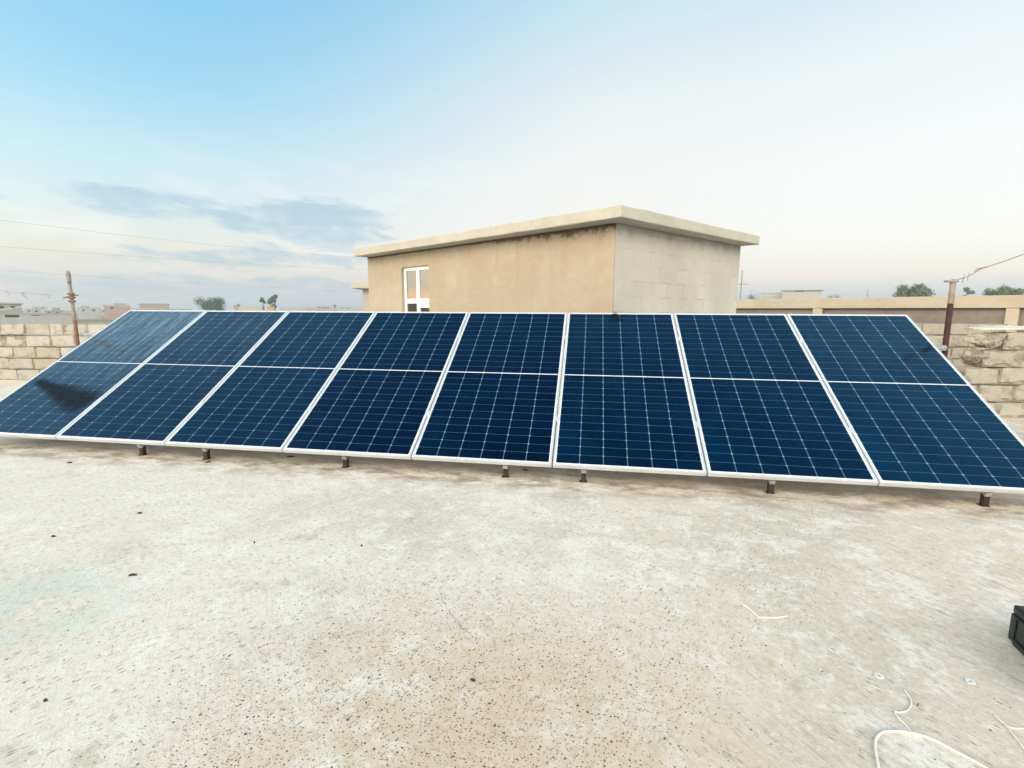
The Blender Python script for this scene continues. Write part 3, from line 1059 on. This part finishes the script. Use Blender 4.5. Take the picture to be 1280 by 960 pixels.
# support frame
rack = empty('mounting_frame', (0, 0, 0), 'steel support frame with short rusty feet under the solar panel row', 'support frame')
legx = [-4.5, -2.65, -1.98, -0.63, 0.77, 1.40, 2.79, 4.20]
RN = -0.035 - 0.022
for t_ in (0.52, 1.77):
    mb = MB()
    a, b_ = arr(-4.616 - (0.30 if t_ > 1 else -.05), t_, RN), arr(4.616 + (0.13 if t_ > 1 else -.05), t_, RN)
    mb.bar(a, b_, 0.04, 0.04, Vector((0, -st_, ct)))
    mb.build('rail', M['galv'], rack, bevel=0.003)
for x in legx:
    mb = MB()
    mb.bar(arr(x, 0.03, RN - 0.043), arr(x, 2.2, RN - 0.043), 0.04, 0.04, Vector((1, 0, 0)))
    mb.build('slope_beam', M['galv'], rack, bevel=0.003)
    f_ = arr(x, 0.055, RN - 0.06)
    zc = f_.z
    mb = MB()
    yy = f_.y
    mb.box((x - 0.019, yy - 0.019, 0.0055), (x + 0.019, yy + 0.019, max(zc, 0.055)))
    mb.box((x - 0.034, yy - 0.026, 0.001), (x + 0.026, yy + 0.026, 0.005))
    mb.build('foot', M['legpaint'], rack, bevel=0.002)
    mb = MB()
    mb.box((x - 0.019, yy - 0.019, max(zc, 0.055) + 0.0005), (x + 0.019, yy + 0.019, arr(x, 0.03, -0.037).z - 0.004))
    mb.build('leg', M['galv'], rack, bevel=0.002)
    top_ = arr(x, 2.0, RN - 0.064)
    mb = MB()
    mb.box((x - 0.02, top_.y - 0.02, 0.003), (x + 0.02, top_.y + 0.02, top_.z))
    mb.build('leg', M['rust'], rack, bevel=0.002)
# clamps between the panels, over each rail
for i in range(1, 8):
    for t_ in (0.52, 1.77):
        mb = MB()
        c_ = arr((i - 4) * PITCH_W, t_, 0)
        mb.bar(arr((i - 4) * PITCH_W, t_ - 0.03, -0.012), arr((i - 4) * PITCH_W, t_ + 0.03, -0.012), 0.016, 0.036, Vector((1, 0, 0)))
        mb.bar(arr((i - 4) * PITCH_W, t_ - 0.03, 0.0045), arr((i - 4) * PITCH_W, t_ + 0.03, 0.0045), 0.004, 0.040, Vector((1, 0, 0)))
        mb.build('clamp', M['alu'], rack, bevel=0.001)

# ---------------------------------------------------------------- rusty posts with wires
vz = Vector((0, 0, 1))
pl = px(97, 428, math.hypot(-4.95 - CAM.x, 1.56 - CAM.y))
pl = Vector((-5.02, 1.62, 0))
pl = pplane(97.5, 428, Vector((0, 1.52, 0)), Vector((0, 1, 0)))
pl.z = 0
ptl = pplane(85.5, 344, pl, Vector((0, 1, 0)))
post = empty('rusty_post', pl, 'thin leaning rusty post with a knob top beyond the left end of the panels', 'post')
mb = MB()
q_ = lambda z, dx=0: Vector((dx, 0, z))
zt = ptl.z
lean = ptl.x - pl.x
mid_z = 1.20
mb.tube([q_(0), q_(mid_z, lean * .45)], 0.0205, 10)
mb.build('pipe', M['rust_pale'], post, smooth=False)
mb = MB()
mb.tube([q_(mid_z + .001, lean * .45), q_(zt - .16, lean * .85), q_(zt - .08, lean)], [0.020, 0.019, 0.018], 10)
mb.build('upper_pipe', M['rust_grey'], post)
mb = MB()
mb.tube([q_(zt - .10, lean * 1.0), q_(zt - .05, lean * 1.02), q_(zt + .02, lean * 1.04), q_(zt + .05, lean * 1.02)], [0.019, 0.024, 0.023, 0.014], 10)
mb.build('knob', M['rust_grey'], post, smooth=True)
zc = pplane(90, 372, pl, Vector((0, 1, 0))).z
mb = MB()
for k_ in range(3):
    zz = zc - 0.05 + k_ * 0.045
    mb.tube([q_(zz, lean * .75) + Vector((0.032 * math.cos(a * math.pi / 6), 0.032 * math.sin(a * math.pi / 6), 0.01 * math.sin(a))) for a in range(13)], 0.009, 6)
mb.tube([q_(zc, lean * .75 - .12), q_(zc + .03, lean * .75 + .10)], 0.008, 6)
mb.build('wire_binding', M['rust_pale'], post)
cl_ = post.location + Vector((lean * .75, 0, zc))

pr = pplane(1183, 438, Vector((0, 1.60, 0)), Vector((0, 1, 0)))
pr.z = 0
ptr = pplane(1191.5, 353, pr, Vector((0, 1, 0)))
post2 = empty('rusty_post', pr, 'dark red rusty post with pale top beyond the right end of the panels', 'post')
lean = ptr.x - pr.x
zt = ptr.z
mb = MB()
mb.tube([q_(0), q_(zt * .88, lean * .88)], 0.024, 12)
mb.build('pipe', M['rust'], post2)
mb = MB()
mb.tube([q_(zt * .88 + .001, lean * .88), q_(zt, lean)], 0.0245, 12)
mb.build('upper_pipe', M['rust_grey'], post2)
mb = MB()
mb.box((lean - 0.065, -0.028, zt + .001), (lean + 0.03, 0.028, zt + 0.018))
mb.build('top_plate', M['rust_grey'], post2, bevel=0.003)
ctop = post2.location + Vector((lean - .02, 0, zt + .03))


def curve(name, pts, rad, material, label, cat, group=None, twist=0.0, seed=1):
    m_ = MB()
    m_.tube(pts, rad, 6)
    o = m_.build(name, material, smooth=True)
    return tag(o, label, cat, group)


def sag(a, b_, s_, k_=20):
    return [a.lerp(b_, i / k_) - vz * (s_ * 4 * (i / k_) * (1 - i / k_)) for i in range(k_ + 1)]


# wire off the right post, with twisted knots
far = px(1300, 310, 4.6)
kn = ctop.lerp(far, 0.42)
mb = MB()
mb.tube(sag(ctop, kn, 0.03, 12), 0.0028, 6)
mb.tube(sag(kn, far, 0.005, 8), 0.0028, 6)
rng = random.Random(2)
for f_ in (0.12, 0.20, 0.27, 0.40, 0.42, 0.44):
    c_ = ctop.lerp(far, f_) - vz * (0.03 * 4 * (f_ / .42) * (1 - f_ / .42) if f_ < .42 else 0)
    v_ = Vector((rng.gauss(0, 1), rng.gauss(0, .6), rng.gauss(0, 1))).normalized() * 0.035
    mb.tube([c_ - v_, c_ + v_ * 0.4 + vz * 0.006, c_ + v_ * 1.2], 0.003, 5)
o = mb.build('twisted_wire', M['wire2'], smooth=True)
tag(o, 'thin rusty wire with twisted knots rising from the right post', 'wire')
# low wire off the left post
mb = MB()
fl = px(-40, 392, 10.0)
mb.tube(sag(cl_, fl, 0.02, 10), 0.004, 5)
o = mb.build('thin_wire', M['wire'], smooth=True)
tag(o, 'thin pale wire running down leftwards from the left post binding', 'wire')
for (a, b_, nm) in (((2, 363, 16.5), (70, 372, 16.5), 0),):
    mb = MB()
    pA, pB = px(-60, 358, 16.5), px(64, 369, 16.5)
    mb.tube(sag(pA, pB, 0.0, 6), 0.006, 5)
    for (x_, y_) in ((8, 364), (27, 367), (31, 370), (59, 369)):
        c_ = px(x_, y_, 16.5)
        mb.tube([c_ + Vector((-.05, 0, .09)), c_, c_ + Vector((.07, 0, -.07))], 0.012, 5)
    mb.tube([pB, Vector((cl_.x, cl_.y, cl_.z + 0.02))], 0.004, 5)
    o = mb.build('barbed_wire', M['wire'], smooth=True)
    tag(o, 'faint knotted wire stretched above the left block wall to the post', 'wire')

# three overhead power lines crossing behind the house on the left
up = px(640, 370, 40)
pole = empty('utility_pole', (up.x, up.y, -3.8), 'timber utility pole hidden behind the tan house carrying the power lines', 'utility pole')
mb = MB()
mb.tube([(0, 0, 0), (0, 0, up.z + 4.0)], 0.12, 8)
mb.build('pole', M['trunk'], pole)
for n_, (ya, yb, yc, lab) in enumerate(((264, 275, 322, 'highest of the three overhead wires crossing the sky on the left'),
                                        (301, 308, 337, 'middle one of the three overhead wires crossing the sky on the left'),
                                        (334, 338, 364, 'lowest of the three overhead wires passing near the left post top'))):
    pts = []
    for (x_, y_) in ((-260, 2 * ya - yb + (ya - yb) * 1.2), (-100, ya + (ya - yb) * .1), (0, yb), (220, yb + (yc - yb) * .56), (440, yc), (600, yc + (yc - yb) * .22)):
        pts.append(px(x_, y_, 27))
    pts = catmull(pts, 8)
    pts.append(Vector((up.x, up.y, pts[-1].z)))
    curve('overhead_wire', pts, 0.0062, M['wire'], lab, 'wire', 'overhead power lines')

# ================================================================== LOOSE THINGS ON THE ROOF
GZ = 0.0


def gp(x, y, h=0.0):
    q_ = pz(x, y, h)
    return q_


# tool case at the right edge
tb = pz(1257, 802)
case = empty('tool_case', tb, 'black plastic tool case with grey lid tray standing at the right edge', 'tool case', rz=R(-9))
hgt, cw_, cl2 = 0.172, 0.26, 0.42
mb = MB()
mb.box((0.010, -cl2 + .010, 0.0), (cw_ - .010, -0.010, 0.024))
mb.box((0.0, -cl2, 0.0242), (cw_, 0.0, hgt - 0.036))
mb.build('body', M['box'], case, bevel=0.008)
mb = MB()
mb.box((0.002, -cl2 + .002, hgt - 0.0355), (cw_ - .002, -0.002, hgt))
mb.build('lid', M['box'], case, bevel=0.009)
mb = MB()
mb.box((-0.006, -cl2 + .02, 0.028), (-0.0005, -0.018, 0.042))
mb.box((-0.004, -cl2 + .03, 0.0425), (-0.0005, -cl2 + .045, hgt - 0.05))
mb.box((-0.004, -0.045, 0.0425), (-0.0005, -0.03, hgt - 0.05))
mb.build('side_rim', M['box'], case, bevel=0.002)
mb = MB()
mb.box((0.025, -cl2 + .03, hgt + 0.0005), (cw_ - 0.025, -0.03, hgt + 0.006))
mb.build('lid_tray', M['boxgrey'], case, bevel=0.003)
mb = MB()
mb.tube(catmull([(0.075, -0.075, hgt + .004), (0.08, -0.08, hgt + .022), (0.12, -0.13, hgt + .026), (0.12, -0.29, hgt + .026), (0.09, -0.34, hgt + .022), (0.085, -0.345, hgt + .004)], 6), 0.009, 8)
mb.build('handle', M['chrome'], case, smooth=True)


def cable(name, pix, rad, label, group=None, cat='cable', sub=8, material='cable'):
    pts = catmull([pz(x, y, rad) for x, y in pix], sub)
    m_ = MB()
    m_.tube(pts, rad, 8)
    o = m_.build(name, M[material], smooth=True)
    return tag(o, label, cat, group)


cable('white_cable', [(1106, 1010), (1098, 958), (1094, 930), (1099, 918), (1112, 914), (1138, 916), (1165, 924), (1200, 942), (1230, 958), (1300, 1000)], 0.0042,
      'thick white cable looping along the bottom right of the floor')
cable('thin_cable', [(1130, 862), (1137, 871), (1139, 880), (1134, 888), (1124, 890.5), (1118.5, 890), (1124, 898), (1133, 907), (1140, 916)], 0.0027,
      'thin hooked white cord ending against the thick white cable loop', sub=6)
cable('thin_cable', [(1243, 893), (1250, 900), (1258, 907), (1268, 920), (1282, 938), (1300, 960)], 0.0027,
      'straight thin white cord running off the bottom right corner')
cable('thin_cable', [(1257, 906), (1263, 909.5), (1272, 910.5), (1290, 910.5)], 0.0027,
      'short white cord branching right off the straight cord in the corner')
cable('white_tie', [(927, 754), (937, 761), (946, 769), (949, 771.5), (955, 771.5), (970, 772), (984, 770)], 0.0030,
      'bent white tie lying alone on the floor right of centre', cat='cable tie', sub=6)

for (x, y, lab) in ((1099, 845, 'steel washer lying above the hooked white cord'), (1213, 852, 'steel washer lying below the black tool case')):
    mb = MB()
    seg = 20
    c_ = pz(x, y, 0.002)
    c_.z = 0.0
    pts, fs = [], []
    for z_ in (0.001, 0.0035):
        for r_ in (0.0055, 0.0155):
            pts += [(r_ * math.cos(2 * math.pi * i / seg), r_ * math.sin(2 * math.pi * i / seg), z_) for i in range(seg)]
    for i in range(seg):
        j = (i + 1) % seg
        fs += [(i, j, seg + j, seg + i), (2 * seg + i, 3 * seg + i, 3 * seg + j, 2 * seg + j), (seg + i, seg + j, 3 * seg + j, 3 * seg + i), (i, 2 * seg + i, 2 * seg + j, j)]
    mb.poly(pts, fs)
    o = mb.build('washer', M['chrome'], loc=c_)
    o.rotation_euler = (R(2), R(-1.5), 0)
    o.location.z = 0.0008
    tag(o, lab, 'washer', 'loose steel washers')


def scrap(x, y, ln, wd, rz, seed, label):
    rng = random.Random(seed)
    m_ = MB()
    k_ = 7
    top, bot = [], []
    for i in range(k_):
        u = i / (k_ - 1)
        w_ = 0.42 * wd * math.sin(math.pi * (0.08 + 0.84 * u)) * (0.7 + 0.6 * rng.random()) / 2
        z_ = 0.003 + 0.005 * math.sin(u * 3.0) + rng.random() * 0.002
        xx = (u - .5) * ln * 0.8
        yy = 0.12 * ln * math.sin(u * 2.6 + seed)
        top.append([(xx, yy - w_, z_), (xx, yy, z_ + 0.004), (xx, yy + w_, z_)])
        bot.append([(xx, yy - w_ * .9, 0.0006), (xx, yy + w_ * .9, 0.0006)])
    for i in range(k_ - 1):
        a, b_, c_, e_ = top[i], top[i + 1], bot[i], bot[i + 1]
        m_.poly([a[0], a[1], a[2], b_[0], b_[1], b_[2], c_[0], c_[1], e_[0], e_[1]],
                [(0, 1, 4, 3), (1, 2, 5, 4), (6, 0, 3, 8), (2, 7, 9, 5), (6, 8, 9, 7)])
    bmesh.ops.remove_doubles(m_.bm, verts=m_.bm.verts, dist=1e-6)
    o = m_.build('dry_scrap', M['debris'], loc=pz(x, y))
    o.rotation_euler = (0, 0, rz)
    return tag(o, label, 'debris', 'dark scraps scattered on the floor')


for a in ((166, 720, .046, .018, .6, 1, 'dark dry scrap, the largest one on the open left floor'),
          (175, 642, .032, .012, .7, 2, 'small dark scrap below the leftmost visible rusty foot'),
          (67, 671, .028, .012, .5, 3, 'tiny dark scrap near the left edge of the floor'),
          (260, 578, .060, .022, .8, 4, 'dark scrap lying just right of the second rusty foot'),
          (364, 571.5, .085, .018, .15, 5, 'long dark scrap in the shade between two left feet'),
          (87, 579, .050, .02, .1, 6, 'dark scrap in the shade under the leftmost panel corner'),
          (452, 683, .012, .012, .6, 7, 'small reddish scrap on the pale floor left of centre'),
          (591, 851.5, .022, .013, .1, 8, 'dark scrap among the brown pits in the centre foreground'),
          (657, 588, .06, .02, .2, 9, 'dark scrap in the shade between the two middle feet'),
          (1147, 882, .010, .007, .9, 10, 'dark crumb beside the curl of the hooked white cord'),
          (57, 877, .014, .005, .3, 11, 'thin dark scrap at the bottom left of the floor'),
          (318, 679, .010, .010, .2, 12, 'little dark crumb on the pale floor left of the crack')):
    scrap(*a)


# ================================================================== DISTANCE
FAR = 4.6
def tree(name, xl, xr, ytop, dist, leaf, label, seed, clumps=9, leaves=1500, spiky=0.0):
    dist *= FAR
    rng = random.Random(seed)
    c_ = px((xl + xr) / 2, ytop, dist)
    sc_ = (px(xr, ytop, dist) - px(xl, ytop, dist)).length
    root = empty(name, (c_.x, c_.y, -3.8), label, 'tree', 'trees on the horizon')
    H_ = c_.z + 3.8
    rw = sc_ / 2
    tr = MB()
    tr.tube([(0, 0, 0), (rng.gauss(0, .1), 0, H_ * .3), (rng.gauss(0, .15), rng.gauss(0, .1), H_ * .6)], [0.03 * H_, 0.024 * H_, 0.012 * H_], 8)
    cen = []
    for i in range(clumps):
        a_ = rng.random() * 6.28
        rr = rw * 0.70 * math.sqrt(rng.random())
        zz = H_ * (0.45 + 0.42 * rng.random()) * (1 - 0.18 * (rr / rw) ** 2)
        cen.append((Vector((rr * math.cos(a_), rr * math.sin(a_), zz)), rw * (0.24 + 0.20 * rng.random())))
        tr.tube([(0, 0, H_ * .3), Vector((rr * math.cos(a_) * .5, rr * math.sin(a_) * .5, zz * .75)), cen[-1][0]], [0.012 * H_, 0.008 * H_, 0.003 * H_], 5)
    tr.build('trunk', M['trunk'], root)
    lf = MB()
    for i in range(leaves):
        ce, cr = rng.choice(cen)
        v = Vector((rng.gauss(0, 1), rng.gauss(0, 1), rng.gauss(0, 1))).normalized()
        p = ce + Vector((v.x, v.y, v.z * 0.8)) * cr * (0.3 + 0.7 * rng.random() + 0.35 * rng.random() ** 4)
        s_ = H_ * 0.017 * (0.5 + rng.random())
        t_ = Vector((rng.gauss(0, 1), rng.gauss(0, 1), rng.gauss(0, 1) + 0.8 + spiky)).normalized()
        b2 = t_.cross(v)
        if b2.length < 1e-3:
            continue
        b2.normalize()
        lf.poly([p - t_ * s_ * (1.4 + spiky), p + b2 * s_ * .6, p + t_ * s_ * (1.4 + spiky), p - b2 * s_ * .6], [(0, 1, 2, 3)])
    zmax = max(v.co.z for v in lf.bm.verts)
    for v in lf.bm.verts:
        v.co.z *= H_ / zmax
    lf.build('crown', leaf, root)
    return root


tree('bushy_tree', 234, 288, 369, 70, M['leaf2'], 'wide dark bushy tree above the second solar panel', 1, 16, 5000)
tree('slim_tree', 323, 334, 371, 75, M['leaf2'], 'thin dark tree left of the taller twin tree', 2, 5, 1000, 0.5)
tree('twin_tree', 333, 352, 367, 75, M['leaf2'], 'taller dark tree beside a thin tree above the third panel', 3, 7, 1800, 0.6)
tree('green_tree', 1112, 1168, 352, 60, M['leaf'], 'wide round green tree beyond the neighbouring parapet, left of the red post', 4, 20, 6500)
tree('low_tree', 1199, 1222, 358, 75, M['leaf'], 'small green tree just right of the red post', 5, 8, 1800)
tree('spreading_tree', 1228, 1290, 354, 62, M['leaf'], 'spreading green tree at the right edge beyond the parapet', 6, 16, 5000, 0.3)
for k_, (xl, xr, yt, ds, lab) in enumerate(((288, 303, 379, 110, 'low grey-green shrub right of the wide bushy tree'),
                                            (376, 396, 382, 130, 'low faint shrub on the horizon left of the house'),
                                            (412, 424, 380, 130, 'tiny faint shrub on the horizon, nearest the house'))):
    tree('horizon_shrub', xl, xr, yt, ds, M['leaf2'], lab, 20 + k_, 5, 350)
for k_, (xl, xr, yt, lab) in enumerate(((930, 962, 364, 'pale far-off tree clump left of the flat-roofed house on the right'),
                                        (1028, 1062, 367, 'pale low tree clump right of the far flat-roofed house'))):
    tree('faint_tree', xl, xr, yt, 125, M['leaf2'], lab, 30 + k_, 8, 900)


def house_far(name, xl, xr, yt, dist, depth, wallm, roofm, label, slab=0.35, over=0.4, wins=(), tank=False, group='houses in the distance'):
    dist *= FAR
    a, b_ = px(xl, yt, dist), px(xr, yt, dist)
    a.z = b_.z = (a.z + b_.z) / 2
    u = (b_ - a)
    L_ = u.length
    root = empty(name, (a.x, a.y, -3.8), label, 'house', group, rz=math.atan2(u.y, u.x))
    H_ = a.z + 3.8
    m_ = MB()
    m_.box((over, 0, 0), (L_ - over, depth, H_ - slab))
    m_.build('wall', wallm, root)
    m_ = MB()
    m_.box((0, -over, H_ - slab + .003), (L_, depth + over, H_))
    m_.build('roof', roofm, root)
    for (f0, f1, z0, z1) in wins:
        m_ = MB()
        m_.box((L_ * f0, -0.04, H_ - z1), (L_ * f1, -0.003, H_ - z0))
        m_.build('window', M['dark'], root)
    return root


def flat(name, c, c2=None):
    return plain(name, c, c2 or tuple(min(1, x * 1.15) for x in c), 0.6, 0.9, 0, 0.1)


M['h1'] = flat('grey_green_wall', (0.26, 0.29, 0.27))
M['h2'] = flat('pale_teal_wall', (0.34, 0.38, 0.37))
M['h3'] = flat('dusty_pink_wall', (0.33, 0.31, 0.29))
M['h4'] = flat('brown_grey_wall', (0.30, 0.26, 0.22))
M['h5'] = flat('grey_wall', (0.32, 0.33, 0.32))
M['h6'] = flat('brick_red', (0.31, 0.24, 0.22))
M['h7'] = flat('ochre_wall', (0.44, 0.28, 0.13))
house_far('flat_roofed_house', -40, 29, 378, 62, 9, M['h1'], M['h5'], 'grey green flat-roofed house at the far left edge', 0.6, 0.6, ((.55, .62, 1.4, 2.4), (.75, .84, 1.4, 2.4)))
house_far('long_shed', -60, 92, 391.5, 48, 4, M['h5'], M['h1'], 'long low grey shed behind the left block wall', 0.3, 0.15, ((.40, .52, .55, 1.25), (.62, .70, .6, .8)))
house_far('teal_house', 96, 127, 384.5, 70, 8, M['h2'], M['h2'], 'pale teal house right of the left post', 0.4, 0.2, ((.2, .3, 1.0, 1.8), (.6, .72, 1.0, 1.8)))
house_far('pink_house', 129, 163, 381, 66, 8, M['h6'], M['h3'], 'dusty pink house with red lower wall above the panel corner', 0.9, 0.15, ((.25, .35, 1.2, 1.9),))
house_far('brown_house', 173, 212, 379.5, 90, 9, M['h4'], M['h4'], 'brown flat-roofed house above the first solar panel', 0.7, 0.5)
house_far('long_white_house', 292, 330, 384, 120, 9, M['cream'], M['cream'], 'low pale house between the dark trees on the left', 0.4, 0.2)
house_far('ochre_hut', 333, 343, 383, 72, 3, M['h7'], M['h7'], 'small ochre hut below the twin dark tree', 0.3, 0.1)
house_far('long_grey_house', 350, 458, 385, 140, 12, M['h5'], M['h5'], 'long low grey building on the horizon left of the house', 0.5, 0.2)
house_far('concrete_house', 976, 1030, 362, 85, 9, M['h5'], M['h5'], 'grey concrete house with overhanging flat roof beyond the parapet', 0.55, 1.2, ((.35, .55, .8, 1.4),))
house_far('low_annex', 950, 980, 366, 88, 7, M['h5'], M['h1'], 'low grey annex left of the overhanging concrete house', 0.3, 0.2)


for (nm, xl, xr, yt, ds, mk, lab) in (
        ('hazy_block', 2, 22, 384, 140, 'h5', 'hazy grey apartment block peeping over the far left houses'),
        ('hazy_block', 40, 60, 383.5, 150, 'h2', 'hazy pale block between the far left house and the left post'),
        ('hazy_block', 100, 112, 382.5, 150, 'h5', 'hazy narrow grey block just right of the left post'),
        ('hazy_block', 142, 158, 379, 150, 'h1', 'hazy grey block behind the dusty pink house'),
        ('small_house', 30, 52, 386, 95, 'h5', 'small grey house right of the far left flat-roofed house'),
        ('small_house', 54, 80, 387.5, 80, 'h1', 'low grey-green house left of the left post'),
        ('small_house', 64, 76, 384.5, 120, 'h3', 'narrow pinkish house peeping over the low ones beside the left post'),
        ('small_house', 118, 134, 386.5, 110, 'h5', 'tiny grey house between the teal and the dusty pink houses'),
        ('small_house', 160, 176, 385.5, 120, 'cream', 'tiny cream house between the pink and the brown houses'),
        ('small_house', 208, 240, 386, 125, 'h5', 'low grey house left of the wide bushy tree'),
        ('small_house', 394, 412, 383, 120, 'h4', 'small brown house on the horizon near the tan roof house'),
        ('small_house', 424, 440, 384, 130, 'h2', 'tiny pale house on the horizon, last before the tan roof house'),
        ('small_house', 1034, 1052, 369, 110, 'h1', 'tiny pale house right of the overhanging concrete house')):
    house_far(nm, xl, xr, yt, ds, 8, M[mk], M['h5'], lab, 0.5, 0.3, ((.2, .32, 1.1, 2.0), (.6, .75, 1.1, 2.0)))


def power_pole(x, yt, dist, label, arm, lattice):
    dist *= 1.25
    c_ = px(x, yt, dist)
    root = empty('power_pole', (c_.x, c_.y, -3.8), label, 'power pole', 'power poles on the horizon')
    H_ = c_.z + 3.8
    m_ = MB()
    m_.tube([(0, 0, 0), (0, 0, H_)], [0.15, 0.10], 8)
    m_.build('pole', M['rust_grey'], root)
    m_ = MB()
    ud = Vector((RGT.x, RGT.y, 0))
    m_.bar(vz * (H_ * .80) - ud * arm - Vector((0, .13, 0)), vz * (H_ * .80) + ud * arm * 1.3 - Vector((0, .13, 0)), 0.14, 0.14)
    m_.build('crossarm', M['rust_grey'], root)
    for f_ in (-0.9, 0.4, 1.2):
        m_ = MB()
        m_.tube([vz * (H_ * .80 + .08) + ud * arm * f_ - Vector((0, .13, 0)), vz * (H_ * .80 + .6) + ud * arm * f_ - Vector((0, .13, 0))], 0.07, 6)
        m_.build('insulator', M['wire'], root)


power_pole(928, 338, 85, 'power pole with crossarm just right of the house side wall', 1.0, True)
power_pole(1085, 362, 150, 'faint short power pole between the far house and the green tree', 1.6, False)

# dark reflections painted on the glass: left panel and the top of the sixth
reflection(panels[0], 0.012, 0.625, 0.555, 0.235, R(-19))
reflection(panels[5], -0.05, 2.205, 0.11, 0.11, R(-90))

# ================================================================== HAZE
mb = MB()
mb.box((-1600, -1600, -4.9), (1600, 1600, 36.0))
hz = bpy.data.materials.new('thin_haze')
hz.use_nodes = True
hz.node_tree.nodes.clear()
q = NT(hz.node_tree)
o_ = q.new('ShaderNodeOutputMaterial')
v_ = q.new('ShaderNodeVolumePrincipled')
v_.inputs['Color'].default_value = (0.88, 0.94, 0.98, 1)
v_.inputs['Density'].default_value = 0.0005
v_.inputs['Anisotropy'].default_value = 0.2
q.l.new(v_.outputs[0], o_.inputs['Volume'])
mb.build('haze', hz, kind='stuff')
